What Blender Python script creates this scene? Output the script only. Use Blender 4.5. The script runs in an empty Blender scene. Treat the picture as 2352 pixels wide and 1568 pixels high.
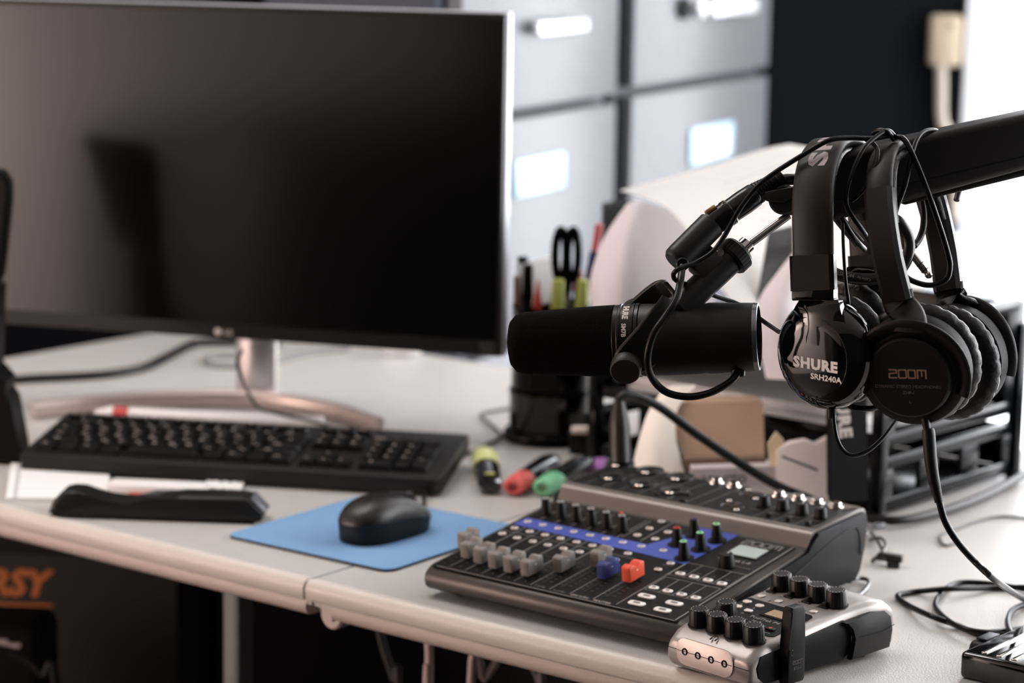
import bpy, bmesh, math, random
from math import sin, cos, pi, radians, atan, hypot
from mathutils import Vector, Matrix
random.seed(4)
SC = bpy.context.scene
COL = SC.collection
TOP = 0.74                      # desk top above the floor; everything is laid out with the desk top at z = 0 and lifted at the end

# ------------------------------------------------------------------ camera geometry
W, H, F = 2352, 1568, 5553.3
PITCH, ROLL, CH = .1758, .0177, .5875
_c, _s = cos(ROLL), sin(ROLL)
_R = Vector((1, 0, 0)); _U = Vector((0, sin(PITCH), cos(PITCH))); FW = Vector((0, cos(PITCH), -sin(PITCH)))
RT = _c*_R + _s*_U; UP = -_s*_R + _c*_U; CAM = Vector((0, 0, CH))
def ray(px, py): return ((px-W/2)*RT - (py-H/2)*UP)/F + FW
def at(px, py, z=0.0):
    d = ray(px, py); return CAM + d*((z-CH)/d.z)
def atd(px, py, D): return CAM + ray(px, py)*D
def pd(l): return [atd(*q) for q in l]
def pz(l): return [at(*q) for q in l]

# ------------------------------------------------------------------ materials
def lin(c):
    c = c/255
    return c/12.92 if c <= .04045 else ((c+.055)/1.055)**2.4
def rgb(*c): return tuple(lin(x) for x in c) + (1,)
MATS = {}
def mat(name, col, rough=.5, metal=0, spec=.5, coat=0, bump=None, emit=0, trans=0, speck=None, aniso=0, sss=0, alpha=1):
    if name in MATS: return MATS[name]
    m = bpy.data.materials.new(name); m.use_nodes = True
    nt = m.node_tree; b = nt.nodes['Principled BSDF']
    col = rgb(*col)
    b.inputs['Base Color'].default_value = col
    b.inputs['Roughness'].default_value = rough; b.inputs['Metallic'].default_value = metal
    b.inputs['Specular IOR Level'].default_value = spec
    b.inputs['Coat Weight'].default_value = coat; b.inputs['Coat Roughness'].default_value = .08
    b.inputs['Transmission Weight'].default_value = trans
    b.inputs['Alpha'].default_value = alpha
    if emit:
        b.inputs['Emission Color'].default_value = col; b.inputs['Emission Strength'].default_value = emit
    tc = None
    if bump or speck:
        tc = nt.nodes.new('ShaderNodeTexCoord')
    if bump:
        n = nt.nodes.new('ShaderNodeTexNoise'); n.inputs['Scale'].default_value = bump[0]; n.inputs['Detail'].default_value = 3
        bp = nt.nodes.new('ShaderNodeBump'); bp.inputs['Strength'].default_value = bump[1]; bp.inputs['Distance'].default_value = bump[2] if len(bump) > 2 else .001
        nt.links.new(tc.outputs['Object'], n.inputs['Vector']); nt.links.new(n.outputs['Fac'], bp.inputs['Height'])
        nt.links.new(bp.outputs['Normal'], b.inputs['Normal'])
    if speck:   # (scale, other colour)
        n = nt.nodes.new('ShaderNodeTexNoise'); n.inputs['Scale'].default_value = speck[0]; n.inputs['Detail'].default_value = 4
        r = nt.nodes.new('ShaderNodeValToRGB')
        r.color_ramp.elements[0].position = .35; r.color_ramp.elements[1].position = .65
        r.color_ramp.elements[0].color = rgb(*speck[1]); r.color_ramp.elements[1].color = col
        nt.links.new(tc.outputs['Object'], n.inputs['Vector']); nt.links.new(n.outputs['Fac'], r.inputs['Fac'])
        nt.links.new(r.outputs['Color'], b.inputs['Base Color'])
    MATS[name] = m
    return m

BLK = mat('black_plastic', (8, 8, 8), .5, spec=.22)
BLKM = mat('black_matte', (12, 12, 12), .7, spec=.2)
BLKG = mat('black_gloss', (4, 4, 5), .16, spec=.1)
RUB = mat('black_rubber', (13, 13, 14), .45, spec=.3)
CORD = mat('black_cord', (11, 11, 12), .42, spec=.35)
CORDS = mat('black_satin_cord', (10, 10, 11), .34, spec=.22)
GREYCORD = mat('grey_cord', (120, 116, 114), .5)
CHROME = mat('chrome', (215, 210, 205), .16, 1)
STEEL = mat('steel', (190, 184, 178), .25, 1)
GOLD = mat('brass', (205, 165, 105), .25, 1)
WHITE = mat('white_print', (225, 218, 214), .6)
GPRINT = mat('grey_print', (140, 134, 130), .6)
DPRINT = mat('dim_print', (92, 86, 82), .6)
PAPER = mat('white_paper', (238, 236, 234), .85, spec=.2)
DESK = mat('desk_laminate', (196, 193, 189), .34, spec=.5, bump=(620, .5, .0012), speck=(900, (187, 183, 178)))
DESKE = mat('desk_edge_plastic', (212, 204, 197), .38, bump=(520, .28, .0012))
APRON = mat('desk_apron', (192, 178, 170), .45)
L8BODY = mat('mixer_body', (66, 60, 55), .36, .5, bump=(1500, .06, .0004))
L8PAN = mat('mixer_panel', (9, 9, 8), .5, spec=.14)
L8SIDE = mat('mixer_side', (9, 10, 12), .5, spec=.07)
BLUEP = mat('blue_panel_print', (58, 74, 160), .55)
SATIN = mat('satin_grey_plastic', (116, 107, 100), .32, .3)
FADER = mat('fader_grey', (124, 117, 111), .5)
FADB = mat('fader_blue', (38, 46, 112), .45)
FADO = mat('fader_orange', (226, 82, 50), .45)
BTN = mat('clear_button', (222, 214, 208), .22, spec=.7, coat=.4)
BTNW = mat('white_button', (236, 232, 228), .3, coat=.3)
LCDM = mat('lcd_glass', (186, 196, 192), .15, coat=.5)
LCDF = mat('lcd_dark', (45, 45, 44), .2)
SILV = mat('silver_plastic', (158, 151, 147), .36, .4, bump=(2500, .05, .0003))
P4DK = mat('recorder_dark', (7, 7, 8), .45, spec=.12)
BLUEPAD = mat('mouse_pad_cloth', (118, 155, 194), .9, spec=.15, bump=(2600, .2, .0005))
FOAM = mat('foam', (11, 10, 9), .95, spec=.05, bump=(900, .9, .002))
MICB = mat('mic_enamel', (17, 16, 15), .42, spec=.35)
BANDG = mat('headband_satin', (36, 33, 31), .5, spec=.3)
LEATH = mat('leatherette', (12, 12, 13), .38, spec=.35, bump=(300, .3, .002))

# ------------------------------------------------------------------ mesh builder
I4 = Matrix.Identity(4)
def frame(o, x=None, z=None, y=None):
    """matrix with origin o and given (orthogonalised) axes"""
    o = Vector(o)
    if z is not None and x is not None:
        z = Vector(z).normalized(); x = Vector(x); x = (x - z*x.dot(z)).normalized(); y = z.cross(x)
    elif x is not None and y is not None:
        x = Vector(x).normalized(); y = Vector(y); y = (y - x*y.dot(x)).normalized(); z = x.cross(y)
    elif z is not None:
        z = Vector(z).normalized(); a = Vector((0, 0, 1)) if abs(z.z) < .9 else Vector((1, 0, 0))
        x = a.cross(z).normalized(); y = z.cross(x)
    m = Matrix((x, y, z)).transposed().to_4x4(); m.translation = o
    return m
def T(x, y, z): return Matrix.Translation((x, y, z))
def RX(a): return Matrix.Rotation(a, 4, 'X')
def RY(a): return Matrix.Rotation(a, 4, 'Y')
def RZ(a): return Matrix.Rotation(a, 4, 'Z')

class B:
    def __init__(s, M=None): s.bm = bmesh.new(); s.M = M or I4
    def _fin(s, verts, M, mi):
        vs = list(verts); MM = s.M @ (M or I4)
        for v in vs: v.co = MM @ v.co
        fs = set(f for v in vs for f in v.link_faces)
        for f in fs: f.material_index = mi
        return s
    def box(s, c, d, bev=0, M=None, mi=0, seg=2, taper=None):
        r = bmesh.ops.create_cube(s.bm, size=1)
        vs = r['verts']
        for v in vs:
            tz = v.co.z > 0
            v.co = Vector((v.co.x*d[0], v.co.y*d[1], v.co.z*d[2]))
            if taper and tz: v.co.x *= taper[0]; v.co.y *= taper[1]
            v.co += Vector(c)
        if bev:
            es = list(set(e for v in vs for e in v.link_edges))
            r = bmesh.ops.bevel(s.bm, geom=es, offset=bev, segments=seg, profile=.5, affect='EDGES', clamp_overlap=True)
            vs = set(r['verts']) | set(v for v in vs if v.is_valid)
            vs = s._island(vs)
        return s._fin(vs, M, mi)
    def _island(s, vs):
        seen = set(vs); st = list(vs)
        while st:
            v = st.pop()
            for e in v.link_edges:
                o = e.other_vert(v)
                if o not in seen: seen.add(o); st.append(o)
        return seen
    def lathe(s, prof, seg=32, M=None, mi=0, sx=1, sy=1, closed=False, ripple=None):
        rings = []; allv = []
        for (r, z) in prof:
            if abs(r) < 1e-7:
                v = s.bm.verts.new((0, 0, z)); rings.append([v]); allv.append(v)
            else:
                ring = []
                for k in range(seg):
                    a = 2*pi*k/seg; rr = r
                    if ripple: rr = r*(1 + ripple[1]*(1 if k % ripple[0] else -1))
                    v = s.bm.verts.new((rr*cos(a)*sx, rr*sin(a)*sy, z)); ring.append(v); allv.append(v)
                rings.append(ring)
        prs = list(zip(rings, rings[1:]))
        if closed: prs.append((rings[-1], rings[0]))
        for a, b in prs:
            for k in range(seg):
                k2 = (k+1) % seg
                if len(a) == 1 and len(b) == 1: break
                if len(a) == 1: f = (a[0], b[k2], b[k])
                elif len(b) == 1: f = (a[k], a[k2], b[0])
                else: f = (a[k], a[k2], b[k2], b[k])
                try: s.bm.faces.new(f)
                except ValueError: pass
        return s._fin(allv, M, mi)
    def cyl(s, r, z0, z1, seg=24, M=None, mi=0, bev=0, r2=None, ripple=None):
        r2 = r if r2 is None else r2
        p = [(0, z0), (r-bev, z0), (r, z0+bev), (r2, z1-bev), (r2-bev, z1), (0, z1)] if bev else [(0, z0), (r, z0), (r2, z1), (0, z1)]
        return s.lathe(p, seg, M, mi, ripple=ripple)
    def tube(s, pts, r, seg=10, closed=False, mi=0, sub=6, smooth=True, M=None, flat=None):
        P = [Vector(p) for p in pts]
        rs = list(r) if isinstance(r, (list, tuple)) else None
        if smooth and len(P) > 2:
            Q = []; RR = []; n = len(P)
            rng = range(n if closed else n-1)
            for i in rng:
                if closed: p0, p1, p2, p3 = P[(i-1) % n], P[i], P[(i+1) % n], P[(i+2) % n]
                else: p0, p1, p2, p3 = P[max(i-1, 0)], P[i], P[i+1], P[min(i+2, n-1)]
                for k in range(sub):
                    t = k/sub
                    Q.append(.5*((2*p1)+(p2-p0)*t+(2*p0-5*p1+4*p2-p3)*t*t+(3*p1-p0-3*p2+p3)*t**3))
                    if rs: RR.append(rs[i]*(1-t)+rs[(i+1) % n]*t)
            if not closed:
                Q.append(P[-1]); RR.append(rs[-1] if rs else 0)
            P = Q
            if rs: rs = RR
        n = len(P); rings = []; nor = None; allv = []
        for i in range(n):
            a = P[(i-1) % n] if (closed or i > 0) else P[0]
            b = P[(i+1) % n] if (closed or i < n-1) else P[-1]
            t = (b-a).normalized()
            if nor is None:
                q = Vector((0, 0, 1)) if abs(t.z) < .9 else Vector((1, 0, 0)); nor = (q - t*q.dot(t)).normalized()
            else: nor = (nor - t*nor.dot(t)).normalized()
            bi = t.cross(nor); rr = rs[i] if rs else r
            ring = []
            for k in range(seg):
                an = 2*pi*k/seg
                ring.append(s.bm.verts.new(P[i] + (nor*cos(an)*(flat or 1) + bi*sin(an))*rr))
            rings.append(ring); allv += ring
        for i in range(n if closed else n-1):
            a, b = rings[i], rings[(i+1) % n]
            for k in range(seg): s.bm.faces.new((a[k], a[(k+1) % seg], b[(k+1) % seg], b[k]))
        if not closed:
            s.bm.faces.new(rings[0][::-1]); s.bm.faces.new(rings[-1])
        return s._fin(allv, M, mi)
    def strip(s, pts, wd, w, t, mi=0, M=None, rnd=.3):
        """flat band swept along pts; wd = width direction(s); w, t = width and thickness (may be lists)"""
        P = [Vector(p) for p in pts]; n = len(P); rings = []; allv = []
        for i in range(n):
            tg = (P[min(i+1, n-1)]-P[max(i-1, 0)]).normalized()
            d = Vector(wd[i] if isinstance(wd, list) else wd); d = (d-tg*d.dot(tg)).normalized(); nn = tg.cross(d)
            ww = (w[i] if isinstance(w, list) else w)/2; tt = (t[i] if isinstance(t, list) else t)/2; c = min(ww, tt)*rnd*1.6
            sec = [(ww-c, tt), (ww, tt-c), (ww, -tt+c), (ww-c, -tt), (-ww+c, -tt), (-ww, -tt+c), (-ww, tt-c), (-ww+c, tt)]
            ring = [s.bm.verts.new(P[i]+d*a+nn*b) for a, b in sec]; rings.append(ring); allv += ring
        for a, b in zip(rings, rings[1:]):
            for k in range(8): s.bm.faces.new((a[k], a[(k+1) % 8], b[(k+1) % 8], b[k]))
        s.bm.faces.new(rings[0][::-1]); s.bm.faces.new(rings[-1])
        return s._fin(allv, M, mi)
    def prism(s, poly, z0, z1, M=None, mi=0, bev=0, top=1.0):
        n = len(poly); cx = sum(p[0] for p in poly)/n; cy = sum(p[1] for p in poly)/n
        lo = [s.bm.verts.new((p[0], p[1], z0)) for p in poly]
        hi = [s.bm.verts.new((cx+(p[0]-cx)*top, cy+(p[1]-cy)*top, z1)) for p in poly]
        for k in range(n): s.bm.faces.new((lo[k], lo[(k+1) % n], hi[(k+1) % n], hi[k]))
        fb = s.bm.faces.new(lo[::-1]); ft = s.bm.faces.new(hi)
        vs = lo+hi
        if bev:
            es = list(ft.edges)+list(fb.edges)
            r = bmesh.ops.bevel(s.bm, geom=es, offset=bev, segments=2, profile=.5, affect='EDGES', clamp_overlap=True)
            vs = s._island(set(r['verts']) | set(v for v in vs if v.is_valid))
        return s._fin(vs, M, mi)
    def grid(s, rows, th=0, mi=0, M=None):
        R = [[s.bm.verts.new(p) for p in row] for row in rows]; allv = [v for r in R for v in r]; fs = []
        for a, b in zip(R, R[1:]):
            for k in range(len(a)-1): fs.append(s.bm.faces.new((a[k], a[k+1], b[k+1], b[k])))
        if th:
            s.bm.normal_update()
            r = bmesh.ops.solidify(s.bm, geom=fs, thickness=th)
            allv = s._island(set(allv))
        return s._fin(allv, M, mi)
    def text(s, txt, size, M=None, mi=0, bold=0, sx=1, ext=.00008, al='CENTER', shear=0, sp=1):
        cu = bpy.data.curves.new('t', 'FONT'); cu.body = txt; cu.size = size; cu.align_x = al; cu.align_y = 'CENTER'
        cu.offset = bold*size; cu.extrude = ext; cu.resolution_u = 2; cu.shear = shear; cu.space_character = sp
        ob = bpy.data.objects.new('t', cu); me = bpy.data.meshes.new_from_object(ob)
        n0 = len(s.bm.verts); s.bm.from_mesh(me); s.bm.verts.ensure_lookup_table()
        vs = s.bm.verts[n0:]
        for v in vs: v.co.x *= sx
        s._fin(vs, M, mi)
        bpy.data.objects.remove(ob); bpy.data.curves.remove(cu); bpy.data.meshes.remove(me)
        return s
    def strokes(s, lines, w, M=None, mi=0, t=.0002):
        for l in lines:
            for (a, b) in zip(l, l[1:]):
                a = Vector((a[0], a[1], 0)); b = Vector((b[0], b[1], 0)); d = b-a
                if d.length < 1e-9: continue
                s.box((0, 0, 0), (d.length+w*.9, w, t), M=(M or I4) @ T(*((a+b)/2)) @ RZ(math.atan2(d.y, d.x)), mi=mi)
        return s
    def obj(s, name, mats, parent=None, smooth=40, flatten=False):
        bm = s.bm
        bmesh.ops.recalc_face_normals(bm, faces=bm.faces[:])
        ang = radians(smooth)
        for f in bm.faces: f.smooth = True
        for e in bm.edges:
            if len(e.link_faces) == 2:
                try: e.smooth = e.calc_face_angle() < ang
                except ValueError: e.smooth = False
        me = bpy.data.meshes.new(name); bm.to_mesh(me); bm.free()
        for m in (mats if isinstance(mats, (list, tuple)) else [mats]): me.materials.append(m)
        o = bpy.data.objects.new(name, me); COL.objects.link(o)
        if parent: o.parent = parent
        return o

def tag(o, label, cat, group=None, kind=None):
    o['label'] = label; o['category'] = cat
    if group: o['group'] = group
    if kind: o['kind'] = kind
    return o
def struct(o): o['kind'] = 'structure'; return o
def thing(name, label, cat, loc=(0, 0, 0), rz=0, group=None, M=None):
    o = bpy.data.objects.new(name, None); COL.objects.link(o); o.empty_display_size = .02
    if M is not None: o.matrix_world = M
    else: o.location = loc; o.rotation_euler = (0, 0, rz)
    return tag(o, label, cat, group)
def dup(o, parent):
    c = o.copy(); COL.objects.link(c); c.parent = parent
    for k in o.children: dup(k, c)
    return c
ZOOMS = [[(.95, .62), (.95, 1), (.1, 1)], [(.95, .62), (.08, .5)], [(.08, .5), (.08, 0), (.95, 0)],
         [(2.05, 1), (1.3, 1), (1.22, .9), (1.22, .1), (1.3, 0), (2.05, 0), (2.13, .1), (2.13, .9), (2.05, 1)],
         [(2.45, 1), (3.15, 1), (3.22, .9), (3.22, .1), (3.15, 0), (2.45, 0), (2.38, .1), (2.38, .9), (2.45, 1)],
         [(3.5, 0), (3.5, 1), (4.0, 1), (4.0, .3)], [(4.0, 1), (4.5, 1), (4.5, 0)]]
def zoomlogo(b, width, M, mi=0, wt=.16):
    k = width/4.5; hh = k*1.0
    b.strokes([[(x*k-width/2, y*hh-hh/2) for x, y in l] for l in ZOOMS], k*wt, M, mi)
# blocky heavy word mark, letters as filled polygons on a 0..1 grid
def bar(b, x0, y0, x1, y1, k, kx, M, mi):
    b.box(((x0+x1)/2*kx, (y0+y1)/2*k, 0), ((x1-x0)*kx, (y1-y0)*k, .0003), M=M, mi=mi)
def shure(b, width, M, mi=0):
    """the heavy word on headband, cup and carton"""
    b.text('SHURE', width*.262, M, mi, .052, sx=1.12, ext=.00012, sp=1.12)

def cordp(par, pts, r, m, name='cord', seg=10):
    mi = par.matrix_basis.inverted(); return B().tube([mi @ q for q in pts], r, seg).obj(name, m, par)

# ------------------------------------------------------------------ room
def onplane(px, py, O, N):
    d = ray(px, py); return CAM + d*((Vector(O)-CAM).dot(N)/d.dot(N))
FLZ, CEZ = -TOP, 1.9
NAVY = mat('navy_wall_paint', (6, 9, 15), .8, spec=.15, bump=(60, .1, .002))
PINK = mat('pale_wall_paint', (206, 188, 181), .85)
DKWALL = mat('dark_wall_paint', (34, 33, 34), .8)
FLOORM = mat('dark_floor_vinyl', (46, 42, 39), .5, speck=(14, (34, 31, 29)))
CEILM = mat('ceiling_paint', (200, 196, 192), .9)
WINM = mat('bright_sky_pane', (250, 251, 254), .5, emit=4.6)
FRM = mat('window_frame_white', (220, 220, 220), .5)
b = B(); b.box((.2, 1.9, FLZ-.05), (5.2, 5.8, .1)); struct(b.obj('floor', FLOORM))
b = B(); b.box((.2, 1.9, CEZ+.05), (5.2, 5.8, .1)); struct(b.obj('ceiling', CEILM))
b = B(); b.box((-.7, 4.65, .58), (3.1, .1, 2.64)); struct(b.obj('wall_back', NAVY))
b = B(); b.box((-2.25, 1.9, .58), (.1, 5.8, 2.64)); struct(b.obj('wall_left', PINK))
b = B(); b.box((.2, -.85, .58), (5.2, .1, 2.64)); struct(b.obj('wall_rear', DKWALL))
b = B(); b.box((2.65, .2, .58), (.1, 2.2, 2.64)); b.box((2.65, 4.5, .58), (.1, .4, 2.64)); b.box((2.65, 2.8, -.48), (.1, 3.0, .5)); struct(b.obj('wall_right', DKWALL))
# windows: frame, mullion and the bright sky beyond the pane
w1 = B()
w1.box((.87, 4.62, .58), (.05, .08, 2.6)); w1.box((2.58, 4.62, .58), (.05, .08, 2.6)); w1.box((1.72, 4.62, .58), (.05, .06, 2.6)); w1.box((1.72, 4.62, 1.86), (1.7, .08, .06)); w1.box((1.72, 4.62, -.7), (1.7, .08, .06))
w1 = struct(w1.obj('window_1', FRM))
b = B(); b.box((1.72, 4.66, .58), (1.7, .01, 2.5)); struct(b.obj('window_pane', WINM, w1))
w2 = B()  # unseen glowing window added in the right wall for extra light
for y in (1.32, 2.8, 4.28): w2.box((2.62, y, .8), (.08, .05, 2.1))
w2.box((2.62, 2.8, -.22), (.08, 3, .05)); w2.box((2.62, 2.8, 1.84), (.08, 3, .06)); w2 = struct(w2.obj('added_light_window', FRM))
b = B(); b.box((2.66, 2.8, .8), (.01, 2.9, 2.0)); struct(b.obj('window_pane', WINM, w2))

# sheer curtain hanging at the window
def sheer():
    m = bpy.data.materials.new('sheer_curtain'); m.use_nodes = True; nt = m.node_tree; nt.nodes.clear()
    o = nt.nodes.new('ShaderNodeOutputMaterial'); d = nt.nodes.new('ShaderNodeBsdfDiffuse'); t = nt.nodes.new('ShaderNodeBsdfTranslucent'); p = nt.nodes.new('ShaderNodeBsdfTransparent')
    n = nt.nodes.new('ShaderNodeTexNoise'); n.inputs['Scale'].default_value = 9
    r = nt.nodes.new('ShaderNodeValToRGB'); r.color_ramp.elements[0].position = .3; r.color_ramp.elements[1].position = .6
    r.color_ramp.elements[0].color = rgb(200, 212, 226); r.color_ramp.elements[1].color = rgb(250, 248, 244)
    nt.links.new(n.outputs['Fac'], r.inputs['Fac'])
    for q in (d, t): nt.links.new(r.outputs['Color'], q.inputs['Color'])
    m1 = nt.nodes.new('ShaderNodeMixShader'); m2 = nt.nodes.new('ShaderNodeMixShader'); m1.inputs[0].default_value = .65; m2.inputs[0].default_value = .3
    nt.links.new(d.outputs[0], m1.inputs[1]); nt.links.new(t.outputs[0], m1.inputs[2]); nt.links.new(m1.outputs[0], m2.inputs[1]); nt.links.new(p.outputs[0], m2.inputs[2]); nt.links.new(m2.outputs[0], o.inputs[0])
    return m
rows = []
for j in range(9):
    z = FLZ+.03+(CEZ-FLZ-.05)*j/8; row = []
    for i in range(61):
        x = i/60; row.append((.815+.022*sin(z*2.2+1.0)*(1-x)+x*.78, 4.47+.028*sin(x*34+.3*z)+.012*sin(x*71), z))
    rows.append(row)
b = B(); b.grid(rows); o = b.obj('curtain', sheer()); tag(o, 'bright white sheer curtain at the window, right edge of the view', 'curtain')

# beige socket box and conduit on the navy wall
def wallpt(px, py, y=4.6): d = ray(px, py); return CAM + d*(y/d.y)
p0 = wallpt(2168, 92); t = thing('socket_box', 'beige wall socket box with a pale conduit on the navy wall', 'socket', p0)
BEIGE = mat('beige_plastic', (206, 186, 160), .5); BEIGEL = mat('pale_conduit', (222, 208, 192), .5)
hw = (wallpt(2205, 92)-wallpt(2131, 92)).x/2; hh = (wallpt(2168, 32)-wallpt(2168, 148)).z/2
b = B(); b.box((0, -.017, 0), (hw*2, .034, hh*2), .008); b.obj('box', BEIGE, t)
b = B(); b.box((hw*.2, -.036, hh*.62), (hw*.3, .004, hh*.2), .001); b.obj('socket_hole', mat('socket_shade', (150, 132, 112), .5), t)
b = B(); pts = [wallpt(2158, y)-p0+Vector((0, -.02, 0)) for y in (140, 200, 255)]+[wallpt(2163, 285)-p0+Vector((0, -.02, 0)), wallpt(2185, 330)-p0+Vector((0, -.02, 0)), wallpt(2190, 500)-p0+Vector((0, -.02, 0))]
b.tube(pts, .0105); b.obj('conduit', BEIGEL, t)

# ------------------------------------------------------------------ filing cabinets
CABM = mat('cabinet_grey_enamel', (98, 99, 104), .36, spec=.42)
CABG = mat('cabinet_gap', (52, 57, 68), .6)
LABH = mat('label_holder', (176, 206, 222), .35, .1); 
a65 = radians(65); FD = Vector((cos(a65), sin(a65), 0)); FN = Vector((sin(a65), -cos(a65), 0)); SEAM = atd(1410, 213, 3.8); SEAM0 = Vector((SEAM.x, SEAM.y, 0))
zg = SEAM.z
def cabloc(px, py):
    q = onplane(px, py, SEAM0, FN)-SEAM0; return q.dot(FD), q.z
def cabinet(u0, u1, label, zoff, items):
    # local x along the face, local y into the body, base on the floor
    M = frame(SEAM0+FD*u0+Vector((0, 0, FLZ)), x=FD, z=(0, 0, 1)); w = u1-u0
    t = thing('filing_cabinet', label, 'cabinet', M=M, group='grey steel filing cabinets')
    hg = .33; tops = [zg+zoff-FLZ+hg*k for k in (-2, -1, 0, 1)]; ht = tops[-1]+.03
    b = B(); b.box((w/2, .145, ht/2), (w-.006, .27, ht), .004); b.obj('body', CABG, t)
    prev = .05
    for k, tz in enumerate(tops):
        b = B(); b.box((w/2, -.006, (prev+tz)/2), (w-.042, .026, tz-prev-.015), .004); d = b.obj('drawer', CABM, t)
        prev = tz
        for kind, x, z, ww, h2 in items:
            zz = z-FLZ
            if not (tops[k-1]+.0 if k else 0) < zz < tz: continue
            xx = x-u0
            if kind == 'label':
                b = B(); b.box((xx, -.022, zz), (ww, .006, h2), .002); o = b.obj('label_holder', LABH, d)
                b = B(); b.box((xx, -.0255, zz-.004), (ww*.72, .002, h2*.66)); b.obj('paper_label', PAPER, d)
            elif kind == 'handle':
                b = B(); b.box((xx, -.034, zz), (ww, .014, h2), .006, seg=3); b.box((xx-ww*.3, -.022, zz), (.012, .014, h2*.6)); b.box((xx+ww*.3, -.022, zz), (.012, .014, h2*.6)); b.obj('handle', mat('handle_bright', (235, 235, 238), .3, .4), d)
            else:
                b = B(); b.cyl(h2*.62, 0, .012, M=T(xx-.012, -.019, zz) @ RX(pi/2), mi=1); b.cyl(h2*.55, 0, .03, M=T(xx+.02, -.019, zz) @ RX(pi/2), bev=.003); b.obj('lock', [mat('handle_bright', (235, 235, 238), .3, .4), BLK], d)
    return t
def it(kind, x0, y0, x1, y1):
    u0, z0 = cabloc(x0, y0); u1, z1 = cabloc(x1, y1); um = (u0+u1)/2
    return (kind, um, (z0+z1)/2, u1-u0, abs(z1-z0))
def itm(kind, xc, yc, wpx, hpx):
    u, z = cabloc(xc, yc); ua, _ = cabloc(xc-wpx/2, yc); ub, _ = cabloc(xc+wpx/2, yc); _, za = cabloc(xc, yc-hpx/2); _, zb = cabloc(xc, yc+hpx/2)
    return (kind, u, z, ub-ua, za-zb)
cabinet(-.60, -.012, 'grey filing cabinet standing nearer the monitor', -.006, [itm('handle', 1240, 60, 118, 34), itm('label', 1208, 398, 116, 84)])
cabinet(.012, .70, 'grey filing cabinet standing nearer the navy wall, shaded at its far side', 0, [itm('handle', 1642, 15, 104, 36), itm('lock', 1545, 18, 40, 40), itm('label', 1607, 326, 96, 82)])

# ------------------------------------------------------------------ desk
E1 = Vector((.794, -.608, 0)).normalized(); E2 = Vector((-E1.y, E1.x, 0)); DYAW = math.atan2(E1.y, E1.x)
DO = E1*-1.4045+E2*1.537
CYC = Matrix(((0, 0, 1, 0), (1, 0, 0, 0), (0, 1, 0, 0), (0, 0, 0, 1)))
DEEP = .93
def desk(x0, x1, label, legs, left):
    t = thing('desk', label, 'desk', (DO.x, DO.y, 0), DYAW, 'grey laminate desks joined side by side')
    b = B(); b.box(((x0+x1)/2, (.012+DEEP)/2, -.0125), (x1-x0, DEEP-.012, .025)); b.obj('desktop', DESK, t)
    prof = [(.0135, 0), (.010, .0002), (.0085, .0008), (.006, .0006), (.003, -.0012), (.001, -.0042), (0, -.0060), (-.0003, -.008), (0, -.0155), (.0015, -.0175), (.004, -.0182), (.0135, -.0182)]
    b = B(); b.prism(prof, x0, x1, CYC); b.obj('edge_trim', DESKE, t, 60)
    xa = x0+.02 if not left else x0; xb = x1 if not left else x1-.006
    pr2 = [(.0125, -.0182), (.0125, -.021), (.0105, -.026), (.0108, -.030), (.013, -.0335), (.017, -.036), (.03, -.0365), (.03, -.0182)]
    b = B(); b.prism(pr2, xa, xb, CYC, bev=.0)
    if not left:    # rounded start of the apron next to the joint
        b.prism([(xa+.0001, -.0182), (xa-.018, -.0182), (xa-.0165, -.023), (xa-.012, -.029), (xa-.006, -.0335), (xa+.0001, -.0362)], -.03, -.013, RX(pi/2))
    b.obj('apron', APRON, t, 50)
    for lx, ly in legs:
        b = B(); b.box((lx, ly, (FLZ-.025)/2+.0), (.024, .024, -FLZ-.025), .006); b.obj('leg', mat('desk_leg_steel', (96, 97, 100), .5, .2), t)
    b = B(); b.box(((x0+x1)/2, DEEP-.06, -.37), (x1-x0-.06, .018, .69)); b.obj('modesty_panel', mat('dark_panel', (26, 25, 25), .7, spec=.2), t)
    return t
lp = atd(547, 1500, 2.42); q = lp-DO; lx, ly = q.dot(E1), q.dot(E2)
dl = desk(-1.015, -.0018, 'grey laminate desk carrying the keyboard, left of the desktop joint', [(lx, ly), (-.97, .82), (-.97, .15)], True)
dr = desk(.0018, 1.75, 'grey laminate desk carrying the audio mixer, right of the desktop joint', [(1.7, .1), (1.7, .82), (.05, .86)], False)
q = onplane(744, 1416, DO+E2*.016, E2); q -= DO
b = B(); b.cyl(.0135, -.012, .004, 40, T(max(q.dot(E1)+.002, .0175), .02, q.z+.003) @ RX(pi/2), bev=.002); b.cyl(.003, .004, .0055, 16, T(q.dot(E1)-.001, .0195, q.z+.008) @ RX(pi/2), mi=1)
b.box((q.dot(E1)+.022, .028, q.z+.008), (.03, .012, .016), .004)
b.obj('joint_bracket', [APRON, mat('screw_dark', (60, 56, 54), .5)], dr)

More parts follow.
